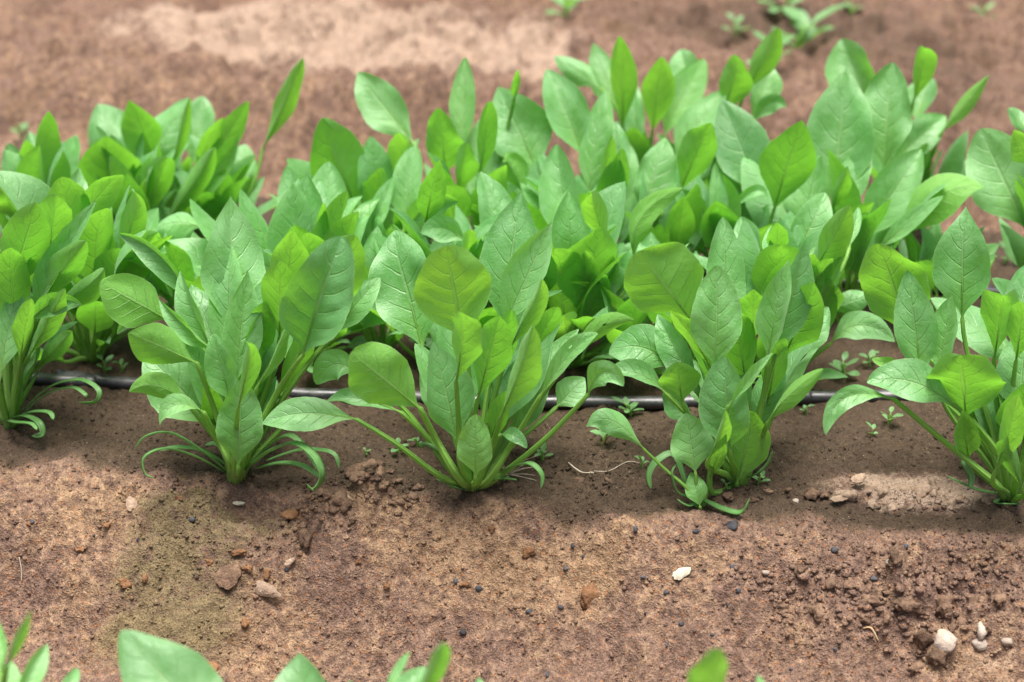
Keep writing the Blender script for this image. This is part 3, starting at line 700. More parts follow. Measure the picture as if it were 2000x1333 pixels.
D.L(1988,810, 2005,635, 100,'U', -.01, roll=8, fold=.25, quilt=1.6, tint=.15)
D.L(1945,915, 1988,770, 56,'D', -.05, roll=20, fold=.35, tint=.3)
D.L(1892,895, 1880,800, 56,'D', -.01, tint=.3); D.L(1985,640, 2010,515, 70,'U', .03); D.L(1985,700, 1995,590, 60,'D', .01, tint=.2)
D.L(1940,800, 1900,700, 60,'U', .03); D.L(1960,840, 2020,740, 70,'D', .01); D.L(1925,880, 1880,790, 50,'U', .02)
D.L(2040,760, 2110,600, 100,'U', .0); D.L(2040,850, 2110,760, 80,'D', -.02); D.L(2000,900, 2030,800, 60,'D',-.04, tint=.3); D.L(1995,950,1955,850,40,'D',-.04,tint=.3)
D.S([(1930,945),(1905,915,-.015),(1885,902,-.02),(1898,930,-.025),(1895,955,-.03)], 17)
D.S([(1960,965,-.01),(1915,958,-.02),(1880,945,-.02),(1850,930,-.02)], 10)
D.S([(1965,970,-.012),(1945,985,-.02),(2000,985,-.03)], 9)

E = Plant(15, 828, 'leafy spinach cut by the left edge of the photo, front row')
E.L(2,722, 36,560, 56,'U', -.03, roll=12, tint=0)
E.L(55,632, 158,598, 48,'U', -.02, roll=-18, c=(110,590), dj=0, dt=-.01, fold=.3, tint=0, pet=[(25,780),(38,700)])
E.L(75,610, 188,392, 52,'U', .01, roll=34, fold=.45, tint=0, dj=0, dt=.01, pet=[(25,780),(45,700)])
E.L(72,600, 168,470, 80,'D', .02, roll=-10, tint=-.6)
E.L(95,612, 216,524, 66,'D', .03, roll=10, tint=0)
E.L(36,540, 76,406, 48,'U', .01, roll=20, tint=0, fold=.35)
E.L(15,575, 72,396, 96,'D', .03, roll=5, tint=.25)
E.L(95,510, 112,378, 84,'D', .05, tint=.2)
E.L(30,640, 20,480, 80,'D', .02, tint=.2); E.L(-30,640, -50,480, 90,'U', .0); E.L(-20,700, -60,560, 80,'D', -.02)
E.L(60,690, 130,560, 50,'D', .0, tint=.1); E.L(40,700, 60,580, 50,'D', -.01, tint=.2); E.L(70,720, 150,640, 40,'D', .02)
E.S([(40,808),(95,757,-.01),(155,742,-.02),(192,762,-.03),(185,785,-.035),(150,786,-.035)], 12)
E.S([(40,815),(90,770,-.01),(140,757,-.02),(165,770,-.03),(170,778,-.03)], 10)
E.S([(25,822),(60,805,-.02),(95,806,-.03),(104,820,-.035)], 13)
E.S([(15,830),(45,812,-.02),(75,825,-.035),(82,848,-.04),(62,852,-.045)], 14)
E.S([(5,830),(30,825,-.03),(60,828,-.04),(72,840,-.045)], 12)

for P_, n_, hi_ in ((A, 9, .17), (B, 9, .16), (C2, 9, .16), (D, 9, .17), (E, 9, .18)):
    P_.fill(n_, .09, hi_, (.15, .6), seed=8, az=(.1, 3.0));

# ------------------------------------------------------------------ second row, just behind the near drip pipe
G1 = Plant(180, 700, 'spinach behind the near drip pipe at the left, between the two leftmost front clumps')
G1.L(150,430, 244,331, 58,'D', .02, tint=.1); G1.L(235,500, 277,358, 52,'D', .0, roll=20, tint=.2, curl=.15)
G1.L(300,520, 290,430, 60,'U', .04); G1.L(240,560, 310,450, 60,'D', .02, tint=.1); G1.L(140,420, 154,327, 44,'U', .03, tint=.2)
G1.L(180,560, 200,430, 70,'D', .02, tint=.2); G1.L(398,446, 286,458, 64,'U', .06, c=(340,436), dj=0, dt=0, tint=0)
G1.L(258,560, 380,440, 50,'U', .04); G1.fill(15, .10, .17, seed=2); G1.fill(9, .06, .10, (.6, 1.2), seed=3)
G2 = Plant(610, 705, 'spinach behind the near drip pipe, right behind the clump with the dark cupped leaf')
G2.L(615,560, 560,324, 84,'U', .07, tint=0); G2.L(640,470, 642,316, 84,'U', .05, tint=.1, quilt=1.6); G2.L(620,520, 640,388, 38,'D', .02, tint=.4)
G2.L(668,500, 738,384, 50,'U', .03, roll=28, fold=.45, tint=.35); G2.L(720,470, 770,345, 46,'U', .05, tint=.1)
G2.L(560,500, 540,410, 90,'U', .03); G2.L(690,560, 735,455, 40,'U', .03, tint=0); G2.L(600,560, 575,440, 70,'D', .03, tint=.25)
G2.fill(17, .10, .17, seed=2); G2.fill(9, .05, .09, (.6, 1.2), seed=3)
G3 = Plant(850, 715, 'spinach behind the near drip pipe, hidden up to its tips by the yellow-green leaf')
G3.L(982,500, 938,336, 92,'U', .04, tint=.05); G3.L(912,474, 822,456, 54,'U', .0, dj=0, dt=0, c=(865,447), tint=0)
G3.L(785,468, 896,394, 58,'U', .05, roll=-25, c=(835,402), dj=0, dt=0, tint=0); G3.L(790,440, 811,284, 66,'U', .07, tint=.15)
G3.L(832,430, 858,304, 60,'D', .04, tint=.2); G3.L(740,520, 720,410, 70,'U', .03); G3.L(900,520, 920,450, 40,'D', 0, tint=.5)
G3.fill(15, .09, .16, seed=2)
G4 = Plant(1115, 715, 'spinach behind the near drip pipe in the middle, between the two centre clumps')
G4.L(1110,480, 1086,282, 102,'U', .05, tint=.05, roll=5); G4.L(1092,520, 1106,374, 54,'U', .02, tint=.25); G4.L(1182,480, 1150,370, 60,'D', .0, tint=.55)
G4.L(1240,510, 1336,370, 48,'D', .0, c=(1255,420), dj=0, dt=0, roll=15, tint=.3); G4.L(1085,610, 1102,440, 66,'U', .0, tint=.3)
G4.L(1130,610, 1152,482, 50,'D', -.01, tint=.3); G4.L(1260,622, 1168,594, 24,'U', .0, c=(1210,592), dj=0, dt=0)
G4.L(1165,600, 1195,480, 60,'D', .02, tint=.1); G4.L(1190,560, 1250,470, 60,'U', .03); G4.L(1140,690, 1160,600, 40,'U', -.02, tint=.3)
G4.L(1060,600, 1040,520, 50,'U', .03); G4.fill(13, .10, .17, seed=2); G4.fill(10, .06, .11, (.5, 1.1), seed=3)
G5 = Plant(1520, 758, 'spinach behind the near drip pipe with a long pale leaf lying to the right')
G5.L(1622,672, 1748,668, 54,'U', .0, c=(1680,636), dj=0, dt=0, tint=0, fold=.1, pet=[(1550,735),(1585,700)])
G5.L(1624,602, 1704,574, 50,'U', .03, dj=0, dt=.01, tint=0); G5.L(1545,520, 1613,374, 76,'U', .03, tint=.15); G5.L(1590,530, 1661,401, 56,'D', .0, tint=.3, roll=25)
G5.L(1612,540, 1656,414, 46,'D', .01, tint=.25); G5.L(1480,520, 1448,424, 70,'U', .04, tint=0); G5.L(1515,510, 1520,432, 42,'D', .03, tint=.3)
G5.L(1500,515, 1509,438, 28,'U', .02, tint=0); G5.L(1660,480, 1678,402, 24,'U', .03, tint=.2); G5.L(1580,640, 1640,560, 60,'D', .02)
G5.fill(15, .10, .16, seed=2); G5.fill(9, .05, .09, (.6, 1.2), seed=3)
G6 = Plant(2070, 790, 'spinach at the far right edge behind the near drip pipe')
G6.fill(13, .10, .16, seed=2)

# ------------------------------------------------------------------ third row
H1 = Plant(90, 530, 'spinach at the left edge with a dark upright leaf, third row')
H1.L(40,460, 45,342, 98,'D', .0, tint=.2); H1.L(118,400, 97,254, 74,'U', .02, roll=-20, tint=-.8); H1.L(75,400, 52,270, 58,'D', .04, tint=.25)
H1.L(-10,470, -20,380, 80,'U', .0); H1.L(130,470, 150,390, 60,'D', .0); H1.fill(10, .09, .14, seed=2)
H2 = Plant(265, 520, 'spinach with pale rounded leaves, third row in the left cluster')
H2.L(215,410, 208,263, 120,'D', .02, tint=.15, roll=0, fold=.12); H2.L(278,440, 330,304, 84,'D', .0, tint=.25, a=.72)
H2.L(320,440, 420,288, 56,'D', -.01, roll=15, tint=.2); H2.L(270,350, 190,204, 126,'U', .06, roll=-5, tint=0, b=.54)
H2.L(282,335, 368,192, 86,'U', .05, roll=15, tint=0); H2.L(332,330, 373,187, 22,'D', .03, roll=35, tint=.2)
H2.L(300,310, 252,196, 76,'D', .075, tint=.2); H2.fill(12, .08, .13, seed=2)
H3 = Plant(420, 500, 'spinach with one slender leaf standing high above it, right side of the left cluster')
H3.L(388,390, 468,264, 50,'D', -.01, roll=22, tint=.15); H3.L(376,310, 396,186, 72,'U', .06, tint=0); H3.L(384,330, 438,227, 38,'D', .03, tint=.2)
H3.L(400,330, 485,197, 46,'D', .02, roll=18, tint=.15); H3.L(470,400, 476,279, 62,'U', .03, tint=.1, quilt=1.5)
H3.L(519,278, 592,114, 46,'D', .03, roll=10, fold=.35, tint=.3, pet=[(455,440),(492,370)], dj=.02, dt=.0, r0=.0022)
H3.L(410,430, 440,330, 50,'D', .0, tint=.2); H3.fill(12, .07, .12, seed=2)
H4 = Plant(740, 560, 'spinach with a broad upright bright leaf on its left side, third row left of centre')
H4.L(692,400, 626,229, 116,'D', .01, roll=-6, fold=.16, tint=.25); H4.L(792,400, 778,250, 66,'D', .03, tint=.5); H4.L(800,270, 695,140, 84,'U', .05, roll=5, tint=0, fold=.15)
H4.L(700,480, 740,380, 60,'U', .0); H4.fill(13, .09, .15, seed=2)
H5 = Plant(925, 560, 'spinach with a narrow pointed leaf standing up, third row at the centre')
H5.L(870,335, 858,211, 78,'D', .02, tint=.2); H5.L(905,285, 908,111, 54,'U', .04, roll=18, tint=.35, fold=.3); H5.L(935,345, 957,194, 42,'D', .01, roll=20, tint=.25)
H5.L(892,380, 912,279, 60,'D', .0, tint=.3); H5.L(1048,330, 972,170, 124,'U', .03, roll=-5, tint=.05); H5.L(1030,390, 984,318, 62,'D', .0, c=(1000,330), dj=0, dt=0, tint=.2)
H5.L(1005,190, 1016,132, 20,'D', .05); H5.fill(13, .09, .15, seed=2)
H6 = Plant(1170, 580, 'spinach with a tall tapering leaf, third row right of the centre')
H6.L(1150,370, 1178,176, 74,'U', .02, roll=14, tint=.25); H6.L(1165,380, 1196,264, 34,'D', .0, roll=25, tint=.3); H6.L(1138,300, 1068,136, 108,'U', .05, tint=0, roll=-5)
H6.L(1196,410, 1216,290, 46,'D', .0, tint=.2); H6.L(1256,425, 1299,268, 96,'U', .0, tint=.2, roll=8); H6.L(1215,350, 1200,238, 50,'U', .03)
H6.L(1395,445, 1312,393, 38,'U', .0, c=(1350,390), dj=0, dt=0, tint=.1); H6.L(1335,375, 1396,308, 38,'U', .02, tint=0); H6.fill(13, .09, .15, seed=2)
H7 = Plant(1440, 600, 'third-row spinach with a broad bright backlit leaf beside a grey-green one')
H7.L(1515,400, 1566,236, 108,'D', .0, roll=-5, fold=.15, tint=.3, a=.75); H7.L(1485,380, 1410,193, 104,'U', .02, roll=5, tint=-.5, fold=.15)
H7.L(1420,425, 1500,388, 26,'U', .0, c=(1470,375), dj=0, dt=0); H7.L(1330,370, 1390,232, 78,'D', .02, tint=.25); H7.fill(13, .08, .14, seed=2)
H8 = Plant(1640, 620, 'tallest spinach with big pale pointed leaves at the right, third row')
H8.L(1630,390, 1654,130, 138,'U', .04, roll=8, fold=.22, tint=.05, pt=.45); H8.L(1560,460, 1604,304, 88,'U', .0, tint=.2); H8.L(1685,465, 1800,290, 104,'U', .0, roll=-8, tint=.1)
H8.L(1728,320, 1744,122, 112,'U', .06, tint=.05); H8.L(1650,410, 1694,280, 60,'U', .02, tint=.1); H8.L(1625,410, 1656,325, 40,'D', .0, tint=.4)
H8.L(1740,478, 1921,366, 84,'D', -.01, roll=20, c=(1830,385), dj=0, dt=0, tint=0); H8.L(1720,482, 1842,383, 34,'U', -.03, roll=25, dj=0, dt=0, tint=.1)
H8.fill(13, .09, .15, seed=2)
H9 = Plant(2040, 640, 'spinach with a large round pale leaf, right edge of the third row')
H9.L(2000,436, 1914,252, 132,'U', .0, roll=0, fold=.1, tint=0, b=.54); H9.L(2010,320, 1975,250, 50,'D', .03, tint=.4); H9.L(2010,260, 1968,210, 30,'U', .06); H9.fill(10, .10, .16, seed=2)

# ------------------------------------------------------------------ fourth row, back of the bed
K1 = Plant(330, 400, 'low spinach at the back left of the bed, its leaves between the taller ones')
K1.fill(13, .05, .09, seed=2)
K2 = Plant(1240, 440, 'back-row spinach right of centre with one upright leaf tip above the rest')
K2.L(1168,170, 1082,108, 46,'U', .02, dj=0, dt=.02, tint=0); K2.L(1205,215, 1158,84, 62,'U', .02, tint=.05); K2.L(1216,240, 1214,62, 56,'D', .0, roll=10, tint=.3, fold=.25)
K2.L(1275,250, 1292,111, 66,'D', .0, tint=.25); K2.L(1245,290, 1238,157, 40,'U', -.02, roll=20, tint=0); K2.fill(13, .07, .12, seed=2)
K3 = Plant(1390, 445, 'spinach at the back of the bed behind the grey-green leaf, with three pointed tips')
K3.L(1342,180, 1330,97, 66,'U', .03, tint=0); K3.L(1302,260, 1376,116, 80,'U', .0, tint=.3); K3.L(1415,215, 1446,104, 66,'D', .0, tint=.25)
K3.L(1462,170, 1526,54, 50,'D', .01, tint=.3, roll=15); K3.L(1470,230, 1507,126, 68,'U', .0, tint=.15); K3.L(1470,240, 1536,210, 38,'U', -.03, dj=0, dt=0, c=(1505,203), tint=0)
K3.L(1320,305, 1418,171, 72,'U', -.05, tint=.1, roll=12); K3.fill(13, .07, .12, seed=2)
K4 = Plant(1760, 470, 'spinach at the back right of the bed, with a slender leaf reaching to the right')
K4.L(1700,210, 1642,76, 122,'U', .03, tint=0, b=.52); K4.L(1785,195, 1814,76, 50,'D', .0, roll=15, tint=.3, curl=.2); K4.L(1790,235, 1818,150, 66,'U', .03, tint=0)
K4.L(1745,315, 1849,222, 72,'U', -.03, tint=.15, roll=-5); K4.L(1838,262, 1932,146, 32,'D', -.01, roll=25, c=(1880,208), dj=0, dt=0, tint=.1, pet=[(1785,400),(1808,330)])
K4.L(1830,390, 1900,310, 60,'U', -.02, tint=0); K4.fill(13, .07, .12, seed=2)
K5 = Plant(960, 430, 'spinach at the back of the bed, low behind the centre cluster'); K5.fill(12, .05, .10, seed=2)
K6 = Plant(720, 420, 'low spinach at the back of the bed, left of the centre cluster'); K6.fill(10, .04, .07, seed=2)

for P_, lo_, hi_ in ((G1, .13, .20), (G2, .11, .18), (G3, .10, .17), (G4, .11, .18), (G5, .11, .17), (H1, .11, .17), (H2, .11, .16), (H3, .08, .13), (H4, .11, .16), (H5, .11, .17),
                     (H6, .11, .17), (H7, .10, .16), (H8, .11, .18), (H9, .10, .16), (K2, .08, .13), (K3, .08, .13), (K4, .08, .13)):
    P_.fill(9, lo_, hi_, (.05, .5), seed=21, wr=(.42, .62), res=(16, 9))
for bx_, by_, lab_, n_, hi_ in ((400, 690, 'spinach behind the near pipe, seen between the stalks of the second front clump', 12, .15),
    (990, 715, 'spinach behind the near pipe, right behind the centre clump', 12, .16), (1330, 735, 'spinach behind the near pipe, left behind the taller front clump right of centre', 11, .15),
    (585, 560, 'low third-row spinach left of the centre cluster, behind the dark cupped leaf', 8, .10), (1055, 575, 'third-row spinach hidden behind the two pointed pale leaves of the centre clump', 12, .15),
    (1300, 590, 'third-row spinach in the shaded gap right of centre', 12, .14), (748, 705, 'spinach behind the near pipe, left behind the centre clump', 9, .13), (1228, 728, 'spinach behind the near pipe, in the gap between the two centre clumps', 9, .13),
    (1810, 640, 'third-row spinach low behind the right edge clump', 9, .11)):
    P_ = Plant(bx_, by_, lab_); P_.fill(n_, .09, hi_, (.1, .65), seed=2, wr=(.38, .58)); P_.fill(5, .05, .09, (.5, 1.1), seed=3)

# ------------------------------------------------------------------ near bed: only leaf tips reach into the photo
FG = 'spinach of the nearest bed, its tips in the bottom edge'
def front(bx, label): return Plant(bx, 1640, label, FG, Y=-0.40, z=-0.01)
N1 = front(20, 'spinach tips in the bottom left corner')
N1.L(15,1300, 60,1192, 22,'D', 0, tint=.2, roll=20); N1.L(25,1370, 92,1258, 48,'U', 0, tint=.1); N1.L(0,1310, -8,1205, 40,'U', .02, tint=.3); N1.L(5,1400,20,1290,60,'U',0,tint=.2)
N1.L(110,1380, 152,1304, 30,'U', .03, tint=0)
N2 = front(400, 'spinach with a broad pale leaf poking up at the bottom edge, left')
N2.L(440,1460, 236,1232, 165,'U', 0, roll=-10, fold=.12, tint=-.4, a=.8); N2.L(590,1450, 585,1276, 135,'U', .02, roll=5, tint=-.3, fold=.2)
N3 = front(800, 'spinach tips at the bottom edge below the centre, slender leaf leaning right')
N3.L(752,1370, 800,1272, 26,'U', .02, roll=20, tint=.1); N3.L(800,1385, 880,1242, 46,'D', 0, roll=15, tint=.35); N3.L(760,1400,830,1300,60,'U',.01,tint=0); N3.L(690,1400,683,1330,30,'U',0); N3.L(940,1380,935,1325,30,'U',.02)
N4 = front(1380, 'single bright leaf tip at the bottom edge right of centre')
N4.L(1360,1430, 1405,1268, 100,'D', 0, roll=-8, tint=.45, wave=.16); N4.L(1500,1380, 1480,1318, 26,'U', .02, tint=0)

# ------------------------------------------------------------------ drip pipes
def pipe(pts, r, label, name='drip_pipe'):
    K = []
    for p in pts:
        g = gp(p[0], p[1]); g[2] = float(h0(g[0], g[1]))+r*0.75+(p[2] if len(p) > 2 else 0); K.append(g)
    a = K[0]+(K[0]-K[1])/np.linalg.norm(K[0]-K[1])*1.2; z = K[-1]+(K[-1]-K[-2])/np.linalg.norm(K[-1]-K[-2])*1.2
    a[1] = K[0][1]; z[1] = K[-1][1]; K = [a]+K+[z]
    pp = catmull(np.array(K), np.linspace(0, 1, 120))
    pp[:, 2] += 0.0008*np.sin(pp[:, 0]*40)
    o = K[len(K)//2].copy()
    rt = empty(name, o); tag(rt, label, 'drip pipe', 'drip irrigation pipes')
    v, f, uv = tube(pp, [r*(1+0.04*math.sin(i*1.7)) for i in range(len(pp))], 16)
    tb = mesh_obj('tube', v, f, M_PIPE, rt, uv, origin=o)
    for i in range(15, 110, 24):                                      # inline emitters: slightly thicker sleeves
        seg = pp[i:i+3]; v, f, uv = tube(catmull(seg, np.linspace(0.2, .8, 6)), [r*1.0, r*1.1, r*1.12, r*1.12, r*1.1, r*1.0], 16)
        mesh_obj('emitter', v, f, M_PIPE, rt, uv, origin=o)
    return rt
pipe([(-60,742),(120,745),(270,758),(600,778),(900,790),(1180,796),(1450,790),(1750,782),(2060,790)], .0057,
     'black drip irrigation pipe along the bed just behind the front row of spinach')
pipe([(-40,430),(205,447),(600,480),(1000,515),(1500,548),(1920,578),(2100,590)], .0057,
     'black drip irrigation pipe mostly hidden among the back rows of spinach')

# ------------------------------------------------------------------ clods, stones, granules
def lump(r, seed, flat=0.75, rough=0.35, sub=2):
    import bmesh
    bm = bmesh.new(); bmesh.ops.create_icosphere(bm, subdivisions=sub, radius=1.0)
    rr = np.random.RandomState(seed); ax = rr.normal(size=(9, 3)); ax /= np.linalg.norm(ax, axis=1)[:, None]
    cut = rr.uniform(0.55, 0.95, 9)
    sc3 = np.array([1+0.4*rr.uniform(-1, 1), 1+0.3*rr.uniform(-1, 1), flat])
    V = np.array([v.co[:] for v in bm.verts]); Fs = [[v.index for v in f.verts] for f in bm.faces]; bm.free()
    R = np.ones(len(V))
    for k in range(9):
        d = V@ax[k]; R = np.minimum(R, np.where(d > 0.2, cut[k]/np.maximum(d, 0.2), 9))
    for k in range(16):                                              # knobbly crumb skin
        w_ = rr.normal(size=3)*(2.2 if k < 6 else 5.5); R = R*(1+rough*(0.13 if k < 6 else 0.08)*np.sin(V@w_+rr.uniform(0, 6.28)))
    R *= 1+rough*0.10*rr.uniform(-1, 1, len(V))
    return V*R[:, None]*sc3*r, Fs
def clod(px, py, rpx, mat, label, cat, group=None, seed=0, flat=.75, name='soil_clod', sub=2, sink=.3, rough=.35):
    g = gp(px, py); z = ground_z(g[0], g[1]); r = rpx*depth(g)/F
    V, Fs = lump(r, seed, flat, rough, sub)
    # tilt the lump to the slope
    dz = (float(h0(g[0], g[1]+.02))-float(h0(g[0], g[1]-.02)))/.04; an = math.atan(dz)
    c, s_ = math.cos(an), math.sin(an); V = np.stack([V[:, 0], V[:, 1]*c-V[:, 2]*s_, V[:, 1]*s_+V[:, 2]*c], 1)
    o = mesh_obj(name, V, Fs, mat, smooth=True); o.location = (g[0], g[1]-math.sin(an)*r*.35, z+r*flat*(1-2*sink)*.6)
    o.rotation_euler = (0, 0, 0)
    return tag(o, label, cat, group)
heaps = [
 ('brown soil clod in the heap left of the centre spinach', 'clods heaped between front clumps', M_CLOD,
  [(655,975,19),(690,940,18),(720,930,20),(745,912,12),(668,1010,22),(640,1000,12),(700,965,13),(745,950,13),(775,985,12),(805,975,11),(775,950,11),(600,1048,19),(655,1015,11),(690,1055,9),(820,950,10),(622,975,10),(765,925,9),(735,985,9)]),
 ('crumbly clod in the broken soil at lower right', 'clods in the broken soil at lower right', M_CLOD,
  [(1800,1255,24),(1775,1205,18),(1845,1185,26),(1880,1215,18),(1700,1190,16),(1745,1145,16),(1600,1215,15),(1530,1185,14),(1505,1140,13),(1560,1125,12),(1830,1300,17),(1790,1310,12),(1905,1160,16),(1950,1190,17),(1660,1150,11),(1690,1230,11),(1620,1165,10),(1860,1235,12),(1730,1225,12),(1925,1235,10)]),
 ('brown clod along the bed edge right of centre', 'clods along the bed edge', M_CLOD,
  [(1385,965,9),(1420,978,12),(1450,962,10),(1500,968,10),(1540,968,9),(1585,972,14),(1610,975,10),(1190,945,11),(1130,935,10),(1155,925,9),(1180,955,9),(1475,985,8)]),
 ('pale crust lump in the dry pile at right', 'pale crust lumps on the bed edge', M_PALE,
  [(1655,975,20),(1690,960,17),(1725,965,18),(1760,955,15),(1740,985,16),(1795,960,18),(1825,965,15),(1850,975,13),(1880,970,13),(1905,975,11),(1700,985,13),(1780,990,11),(1670,950,11),(1820,945,10)]),
 ('rusty orange crumb on the soil slope', 'rusty crumbs on the slope', M_RUST,
  [(570,1000,16),(468,1078,13),(485,1118,9),(245,1150,10),(285,1145,9),(410,1083,7),(960,1035,8),(755,1150,8),(1030,1055,14),(1150,1140,18),(700,1115,7),(520,1105,8),(1760,1065,6),(910,1120,8),(480,1220,10),(415,1290,12),(160,1085,7),(210,1035,8),(350,990,7),(60,1050,8)]),
]
ci = 0
ORD = ['leftmost', 'second', 'third', 'fourth', 'fifth', 'sixth', 'seventh', 'eighth', 'ninth', 'tenth', 'eleventh', 'twelfth', 'thirteenth', 'fourteenth', 'fifteenth',
       'sixteenth', 'seventeenth', 'eighteenth', 'nineteenth', 'twentieth', 'twenty-first', 'twenty-second', 'twenty-third', 'twenty-fourth', 'twenty-fifth', 'twenty-sixth', 'twenty-seventh', 'twenty-eighth', 'twenty-ninth', 'thirtieth']
def nth(i): return ORD[i] if i == 0 else ORD[i]+' from left'
for label, group, mat, spots in heaps:
    for i, (x, y, r) in enumerate(sorted(spots)):
        ci += 1; clod(x, y, r, mat, label+', '+nth(i), 'clod', group, seed=ci, flat=rng.uniform(.55, .8), sub=3, rough=.9, sink=.5 if mat is M_PALE else .22)
clod(1843,1272,22, M_STONE, 'largest whitish rounded stone near the bottom right corner', 'stone', seed=301, name='pale_stone', sub=3, rough=.25)
clod(1915,1240,19, M_STONE, 'pinkish pale stone right above the largest whitish stone', 'stone', seed=302, name='pale_stone', sub=3, rough=.25)
clod(1912,1262,14, M_STONE, 'small pale stone touching the pinkish stone near the bottom right', 'stone', seed=303, name='pale_stone', sub=2, rough=.25)
clod(1968,1262,11, M_STONE, 'small grey stone at the right edge near the bottom', 'stone', seed=304, name='pale_stone')
clod(1873,1146,9, M_STONE, 'small white pebble in the dark broken soil at the right', 'stone', seed=305, name='pale_stone')
clod(1553,986,9, M_STONE, 'small white pebble on the bed edge below the bare soil patch', 'stone', seed=306, name='pale_stone')
clod(1495,1110,8, M_STONE, 'small pinkish pebble right of the cream flake', 'stone', seed=307, name='pale_stone')
clod(1735,1130,9, M_STONE, 'tiny tan pebble left of the small white pebble in broken soil', 'stone', seed=308, name='pale_stone')
clod(1630,1085,9, M_COAL, 'dark grey pebble on the slope right of the cream flake', 'stone', seed=309, name='dark_pebble')
clod(1432,1026,14, M_COAL, 'flat black pebble just below the small young spinach', 'stone', seed=310, flat=.4, name='dark_pebble')
coal = [(1255,1143),(1118,1045),(1140,1062),(1360,1052),(1240,1063),(1105,1082),(1035,1168),(1095,1188),(1302,1150),(1432,1120),(1765,1094),(1260,1208),(1390,1262),(1630,1280),(1545,1310),(1070,1325),(1302,1262),(1440,1180),(1330,1225),(1420,1195),(890,1105),(935,1115),(375,1010),(270,1055),(560,1100),(65,1040),(185,1055),(1706,1133),(1890,1233),(905,1200)]
for i, (x, y) in enumerate(sorted(coal)):
    clod(x, y, rng.uniform(4.5, 7), M_COAL, 'tiny black granule lying on the soil slope, '+nth(i), 'granule', 'black granules on the slope', seed=400+i, flat=.85, sub=2, name='black_granule', rough=.2)

# flat flakes: cream shell-like flake and dry crust flakes
def flake(px, py, L, W, rot, mat, label, cat, name, thick=.0012, seed=0, lift=.004, curve=.12):
    g = gp(px, py); z = ground_z(g[0], g[1]); sc = depth(g)/F; r = random.Random(seed)
    e1 = RT*math.cos(rot)+UP*math.sin(rot); 
    dz = (float(h0(g[0], g[1]+.02))-float(h0(g[0], g[1]-.02)))/.04
    n = nrmz(np.array([0, -dz, 1.0])*1.0+np.array([0, -.25, 0])); e1 = nrmz(e1-n*np.dot(e1, n)); e2 = np.cross(n, e1)
    N = 26; top = []; V = []; 
    for ring, k in ((1.0, 0), (.55, 1)):
        for i in range(N):
            a_ = 2*math.pi*i/N; jr = ring*(1+r.uniform(-.10, .10)*(ring == 1.0))
            x = math.cos(a_)*L/2*sc*jr; y = math.sin(a_)*W/2*sc*jr*(1-.25*math.cos(a_))
            V.append(e1*x+e2*y+n*(lift+curve*(L/2*sc)*(1-ring**2)))
    V.append(n*(lift+curve*(L/2*sc)))
    m_ = len(V); V += [v-n*thick for v in V]
    Fs = []
    for i in range(N):
        j = (i+1) % N
        Fs += [(i, j, N+j, N+i), (N+i, N+j, 2*N), (m_+j, m_+i, m_+N+i, m_+N+j), (m_+N+j, m_+N+i, m_+2*N), (j, i, m_+i, m_+j)]
    o = mesh_obj(name, V, Fs, mat, smooth=False); o.location = (g[0], g[1], z)
    return tag(o, label, cat)
flake(1333,1110, 40, 20, .45, M_SHELL, 'cream white flake lying on the slope below the small young spinach', 'flake', 'cream_flake', seed=1)
flake(520,1137, 62, 28, -.35, M_PALE, 'ragged pale crust flake on the slope at the edge of the green stain', 'flake', 'crust_flake', seed=2, curve=.2)
flake(450,1118, 56, 44, .7, M_CLOD, 'brown plate of soil crust left of the ragged pale flake', 'flake', 'crust_flake', seed=3, thick=.004, lift=.006)
flake(258,975, 24, 30, .3, M_PALE, 'pale pinkish crust chip on the slope at the left', 'flake', 'crust_flake', seed=4, thick=.003)
flake(465,956, 24, 9, -.1, M_SHELL, 'tiny whitish chip below the base of the spinach with the dark cupped leaf', 'flake', 'cream_flake', seed=5)
flake(680,1002, 18, 10, -.6, M_PALE, 'tiny pale chip in the loose clod heap', 'flake', 'crust_flake', seed=6)
flake(1640,985, 40, 16, .2, M_PALE, 'thin pale crust plate at the left end of the dry crust', 'flake', 'crust_flake', seed=7)
flake(1675,962, 34, 22, .9, M_PALE, 'curled pale crust plate standing in the dry crust', 'flake', 'crust_flake', seed=8, lift=.01, curve=.3)
flake(568,1088, 26, 10, .6, M_PALE, 'small pale sliver right of the rusty crumb on the slope', 'flake', 'crust_flake', seed=9)

